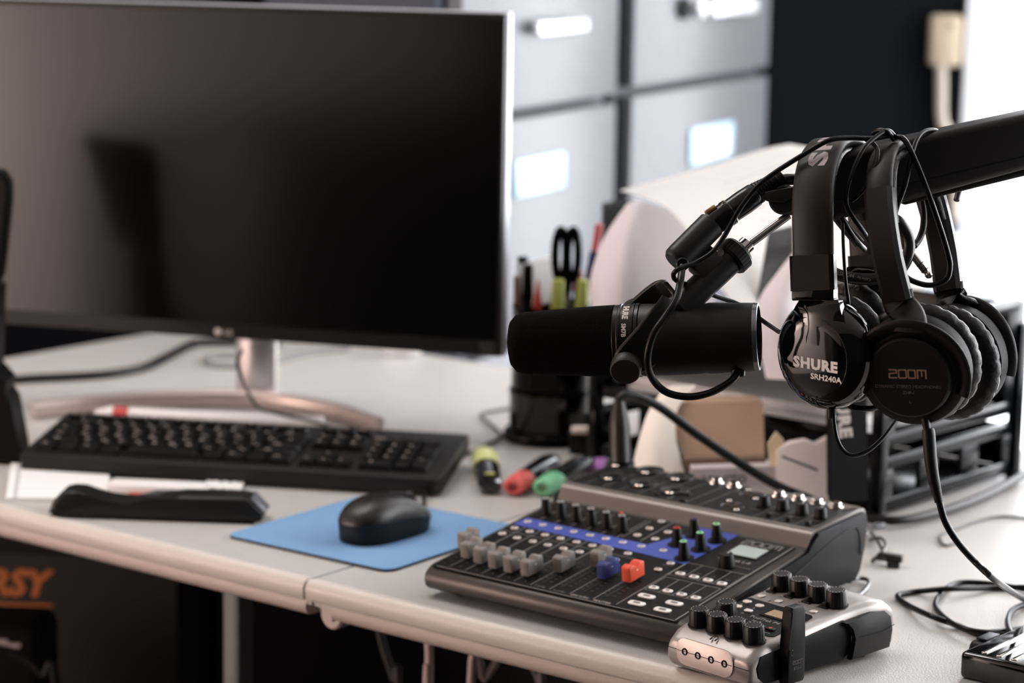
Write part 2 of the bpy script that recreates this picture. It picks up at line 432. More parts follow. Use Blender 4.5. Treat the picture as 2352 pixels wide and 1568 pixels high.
# ------------------------------------------------------------------ monitor
p = Vector((-.0111, 2.6138, 0)); myaw = -.27
MW, MH, MT = .645, .377, .02
M = frame((p.x, p.y, 0), x=(cos(myaw), sin(myaw), 0), z=(0, 0, 1))
t = thing('computer_monitor', 'large black computer monitor on a silver arc stand', 'monitor', M=M)
z0 = .1040
SCRN = mat('screen_glass', (3, 3, 3), .13, spec=.8)
b = B(); b.box((-MW/2, .017, z0+MH/2), (MW, .016, MH), .003); b.box((-MW/2, .034, z0+MH*.4), (MW*.7, .03, MH*.55), .01); b.obj('back_shell', mat('monitor_silver', (198, 198, 204), .35, .3), t)
b = B(); b.box((-MW/2, .005, z0+MH/2), (MW-.004, .012, MH-.003), .0015); b.obj('bezel', mat('bezel_black', (14, 13, 12), .5, spec=.4), t)
b = B(); b.box((-MW/2, -.0012, z0+.018+(MH-.024)/2), (MW-.012, .001, MH-.026)); b.obj('screen', SCRN, t)
LOGO = mat('logo_silver', (226, 212, 206), .45)
lx = -.3255; LM = T(lx, -.0012, z0+.009) @ RX(pi/2)
b = B(); b.cyl(.0042, 0, .0006, 24, LM @ T(-.009, 0, 0)); b.text('LG', .0085, LM @ T(.0035, -.0003, .0002), bold=.02); b.obj('logo', LOGO, t)
# small square energy label at the lower right corner of the bezel
GST = mat('sticker_grey', (58, 56, 54), .6)
SM = T(-.0175, -.0012, z0+.014) @ RX(pi/2)
b = B(); b.strokes([[(-.006, -.006), (.006, -.006), (.006, .006), (-.006, .006), (-.006, -.006)], [(-.003, -.003), (.003, -.003), (.003, .003), (-.003, .003), (-.003, -.003)]], .0014, SM); b.obj('sticker', GST, t)
ARC = mat('stand_aluminium', (205, 188, 180), .36, .75)
def ml(px, py): return M.inverted() @ at(px, py)
nk = ml(600, 926)
arcpts = [ml(75, 963), ml(180, 951), ml(300, 941), ml(440, 936), ml(560, 935), ml(680, 947), ml(780, 966), ml(872, 1000)]
pp = []
for i in range(len(arcpts)-1):
    for k in range(4): pp.append(arcpts[i].lerp(arcpts[i+1], k/4))
pp.append(arcpts[-1])
for _ in range(3): pp = [pp[0]]+[(pp[i-1]+pp[i]*2+pp[i+1])/4 for i in range(1, len(pp)-1)]+[pp[-1]]
b = B(); b.strip([Vector((q.x, q.y, .0105)) for q in pp], Vector((0, 0, 1)), .021, .012, rnd=.35); b.obj('stand_base', ARC, t, 50)
mid = pp[len(pp)//2+1]
b = B(); b.lathe([(0, 0), (.026, 0), (.026, .125), (0, .125)], 32, T(nk.x, mid.y+.022, .012), sy=.5); b.obj('stand_neck', mat('neck_metal', (200, 192, 192), .22, .85), t)
b = B(); b.box((nk.x, mid.y+.024, z0+.05), (.09, .03, .14), .01); b.obj('stand_mount', mat('monitor_silver', (0, 0, 0)), t)

# black slab device on a stand cut off by the left edge
t = thing('phone_stand', 'black device on a slanted stand, cut off by the left picture edge', 'stand', at(-60, 1062))
p0 = Vector(t.location); D = 2.57
def dev(l, D): return [atd(x, y, D)-p0 for x, y in l]
pl = dev([(-215, 384), (-30, 388), (8, 396), (24, 420), (26, 455), (20, 520), (8, 630), (-6, 668), (-40, 690), (-170, 690)], D)
fy = Vector((0, .014, .002))
def slab(b, pts, off, mi=0):
    lo = [b.bm.verts.new(q) for q in pts]; hi = [b.bm.verts.new(q+off) for q in pts]; n = len(pts)
    for k in range(n): b.bm.faces.new((lo[k], lo[(k+1) % n], hi[(k+1) % n], hi[k])).material_index = mi
    b.bm.faces.new(lo[::-1]).material_index = mi; b.bm.faces.new(hi).material_index = mi
b = B(); slab(b, pl, fy); b.obj('case', BLKM, t)
pl2 = dev([(-210, 398), (-30, 402), (0, 408), (9, 425), (10, 455), (4, 520), (-8, 620), (-20, 652), (-165, 672)], D-.003)
b = B(); slab(b, pl2, Vector((0, .004, 0))); b.obj('display', mat('device_screen', (40, 38, 37), .3), t)
b = B(); slab(b, dev([(-60, 680), (-8, 660), (-14, 850), (14, 880), (10, 905), (24, 925), (46, 1040), (42, 1060), (-120, 1058)], 2.565), Vector((0, .05, 0))); b.obj('stand_leg', mat('stand_dark', (9, 9, 9), .6, spec=.15), t)

# ------------------------------------------------------------------ keyboard
KX, KY, KYAW = -.5131, 2.4693, -.1758
tilt = radians(6.5)
KM = T(KX, KY, 0) @ RZ(KYAW)
kb = thing('keyboard', 'black wired computer keyboard lying in front of the monitor', 'keyboard', M=KM)
KT = T(0, 0, .0095) @ RX(tilt)       # deck plane
KW, KD = .449, .146
KBM = mat('keyboard_body', (18, 17, 16), .5, spec=.35)
KEYM = mat('key_plastic', (11, 11, 11), .55, spec=.2)
LEG = mat('key_legend', (165, 155, 148), .6)
b = B(); b.prism([(.002, 0), (KW-.004, -.001), (KW+.001, .006), (KW+.002, KD-.003), (KW-.003, KD), (.004, KD), (0, KD-.004), (-.001, .004)], -.008, .0105, KT, bev=.002)
b.box((KW/2, KD-.016, -.006+.0), (KW*.9, .02, .018), M=KT); b.obj('body', KBM, kb)
for fx in (.05, KW-.05):
    b = B(); b.box((fx, KD-.03, .0085), (.03, .008, .016)); b.obj('foot', KBM, kb)
ur = .0186; x0 = .011
def key(x, v, w, d, leg, lx=0, small=.0052, two=None):
    b = B(); h = .0065
    b.prism([(x+.0007, v+.0007), (x+w-.0007, v+.0007), (x+w-.0007, v+d-.0007), (x+.0007, v+d-.0007)], .0095, .0105+h, KT, top=.82)
    if leg: b.text(leg, small, KT @ T(x+w*.36+lx, v+d*.66, .0106+h), mi=1, bold=.05)
    if two: b.text(two, small*.9, KT @ T(x+w*.64, v+d*.36, .0106+h), mi=1, bold=.03)
    return b.obj('key', [KEYM, LEG], kb, 25)
V = [.012+.0182*i for i in range(5)]+[.112]
rows = [
 ([('Ctrl', 1.25), ('', 1.25), ('Alt', 1.25), ('', 1.25), ('', 4.75), ('', 1.25), ('Alt', 1.25), ('', 1.25), ('Ctrl', 1.5)], 0),
 ([('Shift', 2.25)]+[(c, 1) for c in 'ZXCVBNM,./']+[('Shift', 2.75)], 1),
 ([('Caps', 1.75)]+[(c, 1) for c in 'ASDFGHJKL;"']+[('Enter', 2.25)], 2),
 ([('Tab', 1.5)]+[(c, 1) for c in 'QWERTYUIOP[]']+[('|', 1.5)], 3),
 ([(c, 1) for c in '`1234567890-=']+[('Back', 2)], 4)]
for row, i in rows:
    x = x0
    for k, (c, w) in enumerate(row):
        big = len(c) > 1
        key(x, V[i], w*ur, .0182, c, small=.0038 if big else .0062, two=('·' if big else ('=' if i == 4 else 'o')) if (c and not big and (k+i) % 2) else None)
        x += w*ur
for k in range(13):
    gx = x0+ur*(0 if k == 0 else (k+1+.5*((k-1)//4)))*.97
    key(gx, V[5], ur*.92, .0145, 'Esc' if k == 0 else 'F%d' % k, small=.0038)
nx = x0+15*ur+.0065
for (i, k, c) in [(0, 0, '<'), (0, 1, 'v'), (0, 2, '>'), (1, 1, '^'), (3, 0, 'Del'), (3, 1, 'End'), (3, 2, 'PgD'), (4, 0, 'Ins'), (4, 1, 'Hom'), (4, 2, 'PgU'), (5, 0, 'Prt'), (5, 1, 'Scr'), (5, 2, 'Brk')]:
    key(nx+k*ur, V[i], ur, .0182 if i < 5 else .0145, c, small=.0036 if len(c) > 1 else .0056)
qx = nx+3*ur+.0065
for (i, k, c, w) in [(0, 0, '0', 2), (0, 2, '.', 1), (1, 0, '1', 1), (1, 1, '2', 1), (1, 2, '3', 1), (2, 0, '4', 1), (2, 1, '5', 1), (2, 2, '6', 1), (3, 0, '7', 1), (3, 1, '8', 1), (3, 2, '9', 1), (4, 0, 'Num', 1), (4, 1, '/', 1), (4, 2, '*', 1), (4, 3, '-', 1)]:
    key(qx+k*ur, V[i], w*ur, .0182, c, small=.0056)
for (i, c) in [(0, 'Ent'), (2, '+')]:
    b = B(); b.prism([(qx+3*ur+.0007, V[i]+.0007), (qx+4*ur-.0007, V[i]+.0007), (qx+4*ur-.0007, V[i]+.0357), (qx+3*ur+.0007, V[i]+.0357)], .0095, .017, KT, top=.86)
    b.text(c, .004, KT @ T(qx+3.4*ur, V[i]+.026, .0171), mi=1); b.obj('key', [KEYM, LEG], kb, 25)
cordp(kb, pz([(770, 985, .03), (720, 968, .03), (640, 950, .032), (595, 935, .036), (572, 905, .05), (555, 865, .08), (545, 830, .10), (556, 805, .11)]), .0022, mat('dark_brown_cord', (58, 52, 48), .5), 'cable')

# ------------------------------------------------------------------ white things by the keyboard
b = B(); P = at(240, 949, .009); Q = at(742, 974, .009); MM = frame(P, z=Q-P); L = (Q-P).length
b.lathe([(0, -.012), (.0035, -.011), (.0065, 0), (.0085, .006), (.0085, .012)], 24, MM, mi=2)
b.cyl(.0088, .012, .03, 24, MM, mi=1); b.cyl(.0085, .03, L-.012, 24, MM); b.cyl(.0085, L-.012, L, 24, MM, bev=.001, mi=2)
REDP = mat('red_plastic', (196, 62, 56), .4)
tag(b.obj('marker', [mat('white_plastic', (242, 238, 236), .35), REDP, mat('white_plastic', (0, 0, 0))]), 'long white marker with a red band lying behind the keyboard', 'pen')
def flat(name, pts, z, th, m, label, cat, lines=0, bm=None):
    b = bm or B(); q = [at(x, y, 0) for x, y in pts]; b.prism([(v.x, v.y) for v in q], z, z+th)
    for k in range(lines):
        f = (k+.7)/(lines+.4); a = q[0].lerp(q[3], f).lerp(q[1].lerp(q[2], f), .1); c = q[0].lerp(q[3], f).lerp(q[1].lerp(q[2], f), .97)
        b.box((0, 0, 0), ((c-a).length, .0007, .0002), M=frame((a+c)/2+Vector((0, 0, z+th)), x=c-a, z=(0, 0, 1)), mi=1)
    if name == 'notepad':
        a, d = q[0], q[3]
        for k in range(14):
            w = a.lerp(d, (k+.5)/14)+(q[1]-a)*.085; b.box((w.x, w.y, z+th), (.004, .003, .0006), mi=2)
    return tag(b.obj(name, [m, GPRINT, mat('hole_shade', (70, 66, 64), .8)]), label, cat)
flat('notepad', [(26, 1072), (252, 1084), (246, 1152), (14, 1152)], 0, .004, PAPER, 'white ruled notepad sheet under the left front of the keyboard', 'paper', lines=6)
b = B(); P = at(252, 1112, .008); Q = at(474, 1122, .008); MM = frame((P+Q)/2, x=Q-P, z=(0, 0, 1))
b.box((0, .0, -.002), ((Q-P).length, .030, .012), .003, M=MM); b.box((.002, -.0165, -.0055), ((Q-P).length*.55, .003, .003), M=MM, mi=1)
tag(b.obj('eraser_case', [mat('white_plastic', (0, 0, 0)), REDP]), 'white stick case in front of the keyboard beside the ruled pad', 'case')
rr = []
for j in range(5):
    row = []
    for i in range(9):
        p0 = at(478+i*10.5+j*-2, 1106+i*.6+(4-j)*-0+j*5.5, 0); row.append((p0.x, p0.y, .0025+.0018*abs(sin(i*1.7+j*1.1))))
    rr.append(row)
b = B(); b.grid(rr, .0006); tag(b.obj('paper_scrap', PAPER), 'crumpled white paper scrap by the keyboard front edge', 'paper')

# ------------------------------------------------------------------ black stapler
P = at(110, 1188); Q = at(600, 1205); SL = (Q-P).length
t = thing('stapler', 'black stapler with a curved hand grip lying before the keyboard', 'stapler', M=frame(P, x=Q-P, z=(0, 0, 1)))
STM = mat('stapler_black', (13, 12, 11), .45, spec=.35)
s = SL
side = [(.0, .006), (.004, .0015), (.012, 0), (s-.012, 0), (s-.001, .004), (s+.002, .012), (s-.012, .0305), (s-.02, .0325), (s*.63, .032), (s*.56, .0285), (s*.48, .0225), (s*.38, .0205), (s*.28, .0225), (s*.2, .0275), (s*.14, .0325), (s*.1, .034), (s*.06, .031), (s*.02, .020)]
b = B(); b.prism([(x, z*.80) for x, z in side], -.036, 0, RX(pi/2), bev=.004); b.obj('body', STM, t, 50)
b = B(); b.box((s-.006, .024, .019), (.003, .034, .022), .001, M=T(0, 0, 0)); 
bm2 = B(); bm2.box((0, 0, 0), (.020, .028, .0014), .0005, M=T(s-.0040, .018, .0178) @ RY(radians(47))); bm2.obj('end_plate', mat('satin_dark_plate', (96, 97, 102), .3, .4), t); b.bm.free()
b = B(); b.box((s*.5, .018, .0008), (s*.93, .036, .0016), .0006); b.obj('base_pad', RUB, t)

# ------------------------------------------------------------------ mouse pad and mouse
c = [at(517, 1234), at(888, 1316), at(1194, 1183), at(822, 1134)]
ex = (c[1]-c[0]).normalized(); ey = Vector((-ex.y, ex.x, 0)); pw = (c[1]-c[0]).length+.002; ph = .205
MP = frame(c[0], x=ex, z=(0, 0, 1))
def rrect(w, h, r, n=6, x=0, y=0):
    o = []
    for cx, cy, a0 in ((x+w-r, y+h-r, 0), (x+r, y+h-r, 90), (x+r, y+r, 180), (x+w-r, y+r, 270)):
        for k in range(n+1): a = radians(a0+90*k/n); o.append((cx+r*cos(a), cy+r*sin(a)))
    return o
t = thing('mouse_pad', 'light blue cloth mouse pad on the desktop joint', 'mouse pad', M=MP)
b = B(); b.prism(rrect(pw, ph, .012), 0, .0022); b.obj('base', RUB, t)
b = B(); b.prism(rrect(pw, ph, .012), .0022, .0032); b.obj('cloth', BLUEPAD, t)
mc = Vector((-.117, 2.228, .0032)); mdir = (Vector((-.072, 2.332, 0))-Vector((-.160, 2.228, 0))).normalized()
t = thing('computer_mouse', 'black wired computer mouse on the blue pad', 'mouse', M=frame(mc, y=mdir, x=Vector((mdir.y, -mdir.x, 0))))
MLEN, MWID = .104, .059
def mouse_rings(prof, b, mi=0):
    N = 48; rings = []
    for sc, z in prof:
        ring = []
        for k in range(N):
            a = 2*pi*k/N; ca, sa = cos(a), sin(a)
            y = math.copysign(abs(sa)**.72, sa); x = math.copysign(abs(ca)**.80, ca)
            wv = 1-.10*(1-abs(y-.1))+(-.05*max(0, y))
            g = 1-.30*max(0, y*sc+.15)**1.6-.16*max(0, -y*sc-.25)**2
            ring.append(b.bm.verts.new((x*wv*MWID/2*sc, y*MLEN/2*sc-.004*(1-sc), z*(g if z > .012 else 1))))
        rings.append(ring)
    for p, q in zip(rings, rings[1:]):
        for k in range(N): b.bm.faces.new((p[k], p[(k+1) % N], q[(k+1) % N], q[k]))
    b.bm.faces.new(rings[0][::-1]); b.bm.faces.new(rings[-1])
MBL = mat('mouse_black', (13, 12, 11), .38, spec=.45)
b = B(); mouse_rings([(.93, 0), (.97, .002), (.985, .010), (1.0, .0185)], b); b.obj('base', mat('mouse_side', (9, 9, 9), .5, spec=.3), t, 50)
b = B(); mouse_rings([(.99, .0187), (1.005, .0195), (1.0, .0215), (.96, .0265), (.87, .0318), (.74, .0358), (.58, .0385), (.40, .0402), (.2, .041), (.03, .0412)], b); b.obj('shell', MBL, t, 70)
b = B(); b.lathe([(0, -.003), (.007, -.003), (.0085, 0), (.007, .003), (0, .003)], 24, T(0, MLEN*.30, .0285) @ RY(pi/2)); b.obj('scroll_wheel', RUB, t)
b = B(); b.tube([(0, MLEN*.05, .0405), (0, MLEN*.2, .0378), (0, MLEN*.33, .033), (0, MLEN*.44, .0255)], .0006, 6); b.obj('button_seam', RUB, t)
cordp(t, [mc+mdir*.055+Vector((0, 0, .012)), at(975, 1132, .008), at(1003, 1118, .006), at(1020, 1112, .005), at(1025, 1101, .003)], .0021, CORDS, 'cable')
tag(B().tube(pz([(1015, 1075, .003), (1045, 1052, .003), (1100, 1030, .003), (1150, 1003, .003), (1140, 985, .003), (1105, 953, .003), (1130, 944, .003), (1180, 935, .003)]), .0021).obj('desk_cable', mat('grey_cord2', (96, 92, 90), .5)), 'thin grey cable angled between keyboard and pen cup', 'cable')

# ------------------------------------------------------------------ pen organiser
pc = at(1262, 1008); D0 = (pc-CAM).dot(FW)
SMOKE = mat('smoked_plastic', (22, 22, 23), .06, trans=.85, spec=.12)
t = thing('pen_cup', 'tall round black pen organiser full of pens behind the microphone', 'pen holder', pc)
b = B(); b.lathe([(0, 0), (.050, 0), (.0525, .002), (.0525, .009), (.050, .0125), (.047, .0135), (.0, .0135)], 48); b.obj('base', BLKG, t)
b = B(); b.lathe([(.0455, .0135), (.0465, .016), (.0465, .052), (.0475, .055), (.0475, .058), (.044, .058), (.044, .016), (.0435, .0135)], 48, closed=True); b.obj('clip_tray', SMOKE, t)
b = B(); b.lathe([(0, .058), (.043, .058), (.0445, .06), (.0445, .150), (.0455, .153), (.0445, .156), (.0425, .155), (.0425, .066), (0, .066)], 48); b.obj('cup', BLKG, t)
def inside(px, py, z, dx=0): return pc
def cupthing(name, label, cat, base, top, parts, grp=None):
    """a rod-like thing standing in the cup from base to top (cup coordinates)"""
    bs = pc+Vector(base); tp = pc+Vector(top); t = thing(name, label, cat, M=frame(bs, z=tp-bs), group=grp); L = (tp-bs).length
    for nm, z0, z1, r0, r1, m in parts:
        b = B(); b.cyl(r0, z0*L, z1*L, 16, bev=.0006, r2=r1); b.obj(nm, m, t)
    return t
YEL = mat('highlighter_yellow', (206, 212, 110), .4); GRN = mat('highlighter_green', (130, 206, 158), .35); PNK = mat('highlighter_red', (228, 98, 94), .35)
DKP = mat('highlighter_barrel', (18, 19, 20), .2, coat=.3)
cupthing('highlighter', 'yellow-green highlighter standing in the pen cup, left of the scissors', 'highlighter', (.004, -.02, .068), (.006, -.02, .186), [('barrel', 0, .62, .0075, .0075, DKP), ('cap', .62, 1, .0085, .0065, YEL)])
cupthing('highlighter', 'yellow highlighter standing in the pen cup, right of the scissors', 'highlighter', (.03, -.006, .068), (.034, -.006, .184), [('barrel', 0, .72, .007, .007, DKP), ('cap', .72, 1, .0078, .006, YEL)])
cupthing('ballpoint_pen', 'red capped pen with a pointed tip standing in the pen cup', 'pen', (-.018, -.024, .068), (-.0165, -.024, .186), [('barrel', 0, .66, .005, .0055, DKP), ('cap', .66, 1, .0065, .0012, mat('pen_red', (206, 62, 40), .4))])
cupthing('ballpoint_pen', 'brownish metal pen standing at the left rim of the pen cup', 'pen', (-.036, -.010, .068), (-.040, -.010, .188), [('barrel', 0, .7, .004, .004, DKP), ('cap', .7, 1, .0052, .004, mat('pen_bronze', (150, 120, 104), .3, .8))])
cupthing('ballpoint_pen', 'black pen standing in the pen cup beside the bronze pen', 'pen', (-.027, -.004, .068), (-.028, -.002, .2), [('barrel', 0, .7, .0055, .0055, BLK), ('cap', .7, 1, .0065, .0055, BLKG)])
cupthing('ballpoint_pen', 'black ended pen leaning at the far left of the pen cup', 'pen', (-.03, .012, .068), (-.034, .02, .206), [('barrel', 0, .7, .005, .005, BLK), ('cap', .7, 1, .006, .006, BLKG)])
cupthing('ballpoint_pen', 'red topped blue pen rising high behind the pen cup rim', 'pen', (.026, .03, .068), (.052, .034, .242), [('barrel', 0, .58, .005, .005, mat('pen_white', (210, 210, 216), .4)), ('grip', .58, .82, .0062, .0055, mat('pen_blue', (36, 40, 96), .35)), ('cap', .82, 1, .004, .0045, mat('pen_coral', (214, 92, 92), .4))])
cupthing('ballpoint_pen', 'dark red ended pen standing at the right rim of the pen cup', 'pen', (.026, .012, .068), (.029, .014, .192), [('barrel', 0, .8, .005, .005, DKP), ('cap', .8, 1, .006, .005, mat('pen_dark_red', (140, 44, 44), .4))])
b = B(); b.box((0, 0, 0), (.050, .012, .05), .003, M=T(*(pc+Vector((-.012, .016, .178)))) @ RY(radians(-14))); TAPE = b.obj('correction_tape', mat('bright_white', (246, 246, 248), .4)); tag(TAPE, 'white correction tape dispenser tucked in the pen cup', 'tape')
# scissors: two loops and blades
t = thing('scissors', 'scissors with black handles standing in the pen cup', 'scissors', pc+Vector((.015, .0, .07)))
for sgn in (-1, 1):
    b = B(); b.tube([(sgn*.0068+.0062*cos(a*pi/6)*1, 0, .141+.028*sin(a*pi/6)) for a in range(12)], .0048, 10, closed=True, sub=3); b.tube([(sgn*.004, 0, .115), (sgn*.002, 0, .09)], .004, 8); b.obj('handle', BLKG, t)
    b = B(); b.box((sgn*.0025, sgn*.001, .045), (.008, .0016, .09), .0005); b.obj('blade', STEEL, t)
b = B(); b.cyl(.003, -.004, .004, 12, T(0, 0, .088) @ RX(pi/2), bev=.0008); b.obj('pivot', CHROME, t)
# clips inside the smoked tray
for lab, x, y, z, rz, c1 in [('silver paper clip tin roll lying inside the smoked tray', -.012, -.026, .0365, .1, 0), ('small brass clip leaning inside the smoked tray', .007, -.034, .044, .9, 1), ('tiny brass pin head inside the smoked tray at right', .016, -.034, .0325, .4, 1)]:
    b = B(); MM = T(*(pc+Vector((x, y, z)))) @ RZ(rz) @ RY(pi/2 if not c1 else .7)
    if c1 == 0: b.cyl(.005, -.014, .014, 20, MM, bev=.0015)
    else: b.cyl(.0034, -.006, .006, 16, MM, bev=.001)
    tag(b.obj('metal_clip', CHROME if not c1 else mat('pale_brass', (226, 200, 160), .2, 1)), lab, 'clip', 'clips in the pen organiser tray')
b = B(); b.box((0, 0, 0), (.09, .05, .02), .003, M=T(*(pc+Vector((-.0, 0, .0245))))); tag(b.obj('clip_box', BLK), 'black inner box filling the smoked clip tray', 'box')

# ------------------------------------------------------------------ highlighters lying on the desk
def highl(label, P, Q, m, capfirst=True, upright=False):
    P = Vector(P); Q = Vector(Q); d = Q-P; L = d.length
    t = thing('highlighter', label, 'highlighter', M=frame(P, z=d, x=(0, 0, 1)), group='highlighters lying on the desk')
    b = B(); b.lathe([(.0050, -.001), (.0082, -.001), (.0104, .002), (.0116, .022), (.0118, .036), (0.0108, .037), (0, .037)], 28, sx=.85, sy=1.1)
    b.cyl(.0050, .001, .005, 16, bev=.0006); b.lathe([(0, .0005), (.0086, .0005)], 24, mi=1)
    b.obj('cap', [m, mat('cap_recess_'+m.name, (140, 52, 50) if 'red' in m.name else ((96, 138, 96) if 'green' in m.name else (120, 124, 60)), .5)], t, 50)
    b = B(); b.lathe([(0, .036), (.0108, .036), (.0118, .045), (.0116, L-.02), (.0095, L-.004), (.005, L), (0, L)], 28, sx=.85, sy=1.1); b.obj('barrel', DKP, t, 50)
    return t
highl('red capped highlighter lying between the yellow and green ones', at(1178, 1118, .0105), at(1270, 1056, .0105), PNK)
highl('green capped highlighter lying by the mixer corner', at(1246, 1120, .0105), at(1348, 1058, .0105), GRN)
# the yellow one lies towards the camera, black end first
P = at(1127, 1117, .009); Q = at(1112, 1046, .011)
t = thing('highlighter', 'black highlighter with pale yellow cap lying beside the keyboard', 'highlighter', M=frame(P, z=Q-P, x=(0, 0, 1)), group='highlighters lying on the desk'); L = (Q-P).length
b = B(); b.lathe([(0, -.003), (.0085, -.002), (.0105, .004), (.0112, .02), (.0118, L*.62), (0, L*.62)], 28, sx=.8, sy=1.15); b.box((.0092, 0, .018), (.0006, .010, .005), mi=1); b.obj('barrel', [DKP, YEL], t, 50)
b = B(); b.lathe([(0, L*.6), (.0126, L*.6), (.0128, L*.64), (.0124, L*.98), (.0105, L), (0, L)], 28, sx=.85, sy=1.15); b.obj('cap', mat('highlighter_pale', (222, 226, 150), .4), t, 50)

flat('sticky_note', [(1344, 1068), (1394, 1064), (1384, 1090), (1340, 1086)], 0, .007, mat('sticky_purple', (186, 130, 196), .7), 'small purple sticky pad behind the mixer corner', 'sticky note')
q = at(1338, 1040); b = B(); b.box((q.x, q.y, .012), (.030, .02, .024), .002, M=I4, mi=1); b.box((q.x-.002, q.y-.006, .0275), (.022, .012, .007), .002); tag(b.obj('eraser', [mat('eraser_cream', (236, 218, 208), .6), BLK]), 'cream topped black eraser block beside the pen organiser', 'eraser')

# ------------------------------------------------------------------ audio mixer
LX, LY, LYAW = -.0724, 2.0298, -.6524
mx = thing('audio_mixer', 'dark digital audio mixer with coloured faders at the desk edge', 'mixer', (LX, LY, 0), LYAW)
PA = atan(.13); PM = T(0, 0, .0265) @ RX(PA); TA = atan(.05); TM = T(0, 0, .056) @ RX(TA)
prof = [(.014, .006), (.006, .0072), (.002, .010), (.0002, .015), (.0012, .020), (.004, .0243), (.0085, .0272), (.0125, .0279)] + [(v, .0263+.13*v) for v in (.06, .12, .19)] + [(.1945, .0535), (.1965, .058), (.1985, .0632), (.2015, .0657), (.206, .0664)] + [(v, .0561+.05*v) for v in (.24, .286)] + [(.290, .0695), (.2925, .066), (.293, .058), (.291, .035), (.284, .014), (.276, .006)]
b = B(); b.prism(prof, -.0005, .2685, CYC, bev=.0012); b.obj('body', L8BODY, mx, 30)
b = B(); b.prism([(.1928, .0525), (.1958, .0575), (.1976, .0626), (.2008, .0655), (.2065, .0668), (.2065, .0660), (.2015, .0650), (.1990, .0622), (.1970, .0575), (.1942, .0520)], -.0002, .2682, CYC); b.obj('ridge', SATIN, mx, 60)
side = [(.02, .0075), (.008, .009), (.0035, .014), (.0045, .0205), (.010, .0245), (.19, .0486), (.198, .058), (.205, .0638), (.284, .0678), (.289, .064), (.2905, .055), (.288, .034), (.281, .015), (.274, .0075)]
for xs in (-.0035, .2678):
    b = B(); b.prism(side, xs, xs+.0042, CYC, bev=.0015); b.obj('side_panel', L8SIDE, mx, 30)
b = B(); b.tube([(.2722, .10, .017), (.2722, .17, .036), (.2722, .225, .052), (.2722, .262, .058), (.2722, .276, .050), (.2722, .279, .03)], .0006, 6); b.obj('side_groove', BLK, mx)
for x in (.02, .248):
    for y in (.03, .26): b = B(); b.cyl(.008, .0004, .007, 16, T(x, y, 0)); b.obj('foot', RUB, mx)
b = B(); b.box((.131, .0985, .0001), (.255, .186, .0006), M=PM); b.box((.134, .2455, .0002), (.262, .076, .0006), M=TM); b.obj('panel', L8PAN, mx)
# printing on the panel
b = B()
def ln(x0, v0, x1, v1, w=.0006, M=PM, mi=0): b.strokes([[(x0, v0), (x1, v1)]], w, M @ T(0, 0, .00055), mi, .0002)
chx = [.001+.01755*k for k in range(7)]+[.1265, .1475, .1715, .195]
for k, x in enumerate(chx):
    if k == 0: ln(x, .014, x, .05)
    else: ln(x, .012, x, .085 if k > 6 else .185, .0005)
ln(.0015, .106, .150, .103, .0004)
for v0 in (.148,): pass
ln(.110, .142, .110, .186); ln(.130, .142, .130, .196); ln(.195, .012, .195, .118); ln(.256, .008, .256, .19, .0009); ln(.008, .008, .256, .006, .0006)
for (x0, x1, v0, v1) in ((.1955, .2545, .0875, .118), (.197, .252, .05, .0815)):
    for k in range(5): ln(x0+(x1-x0)*k/4, v0, x0+(x1-x0)*k/4, v1, .0004)
    ln(x0, v0, x1, v0, .0004); ln(x0, v1, x1, v1, .0004)
# fader scale ticks
fx = [.004+.0178*k for k in range(6)]+[.113, .1335, .1555, .178]
for k, x in enumerate(fx):
    for j in range(8): b.strokes([[(x+.0035, .026+.0065*j), (x+.0065, .026+.0065*j)]], .00045, PM @ T(0, 0, .00055), 1, .0002)
    if k > 5:
        for j in range(8): b.strokes([[(x-.0065, .026+.0065*j), (x-.0035, .026+.0065*j)]], .00045, PM @ T(0, 0, .00055), 1, .0002)
def pt(s, x, v, size, mi=0, bold=.015, M=None, **k): b.text(s, size, (M or PM) @ T(x, v, .0007), mi, bold, **k)
pt('7 (USB)', .116, .0125, .0036, 1); pt('8 (USB)', .1365, .0115, .0036, 1); pt('EFX RTN', .1585, .0105, .0044); pt('MASTER', .182, .0098, .0048)
for k in range(6): pt(str(k+1), .0095+.0177*k, .016, .0034, 1)
for k in range(6): pt('MUTE', .0125+.0177*k, .1245, .0021, 1); pt('SIG', .0125+.0177*k, .1395, .002, 1); pt('GAIN', .017+.0175*k, .1485, .0021, 1)
pt('LiveTrak L-8', .228, .1405, .0062, 0, .01); pt('PUSH ENTER', .2435, .1295, .0026, 1); pt('FX TYPE', .159, .1225, .0026, 1); pt('SEL', .178, .117, .0022, 1)
pt('REC/PLAY', .184, .1035, .0022, 1)
for k in range(4):
    pt(('REC', 'PLAY', 'STOP', 'MENU')[k], .204+.0143*k, .1, .002, 1)
zoomlogo(b, .038, PM @ T(.2295, .1825, .0007), 0, .16)
for x in (.014, .034, .053, .073, .089, .105, .125): b.strokes([[(x+.005, .21), (x+.005, .29)]], .0005, TM @ T(0, 0, .0006), 1, .0002)
for x in (.1455, .2035, .2245, .2455, .2635): b.strokes([[(x, .205), (x, .292 if x < .2 else .272)]], .0005, TM @ T(0, 0, .0006), 1, .0002)
for x in (.15, .168, .186, .206, .226, .246): b.text('PHONES' if x > .18 else 'OUT', .0028, TM @ T(x+.008, .227, .0007), 1)
b.obj('panel_print', [GPRINT, DPRINT], mx)
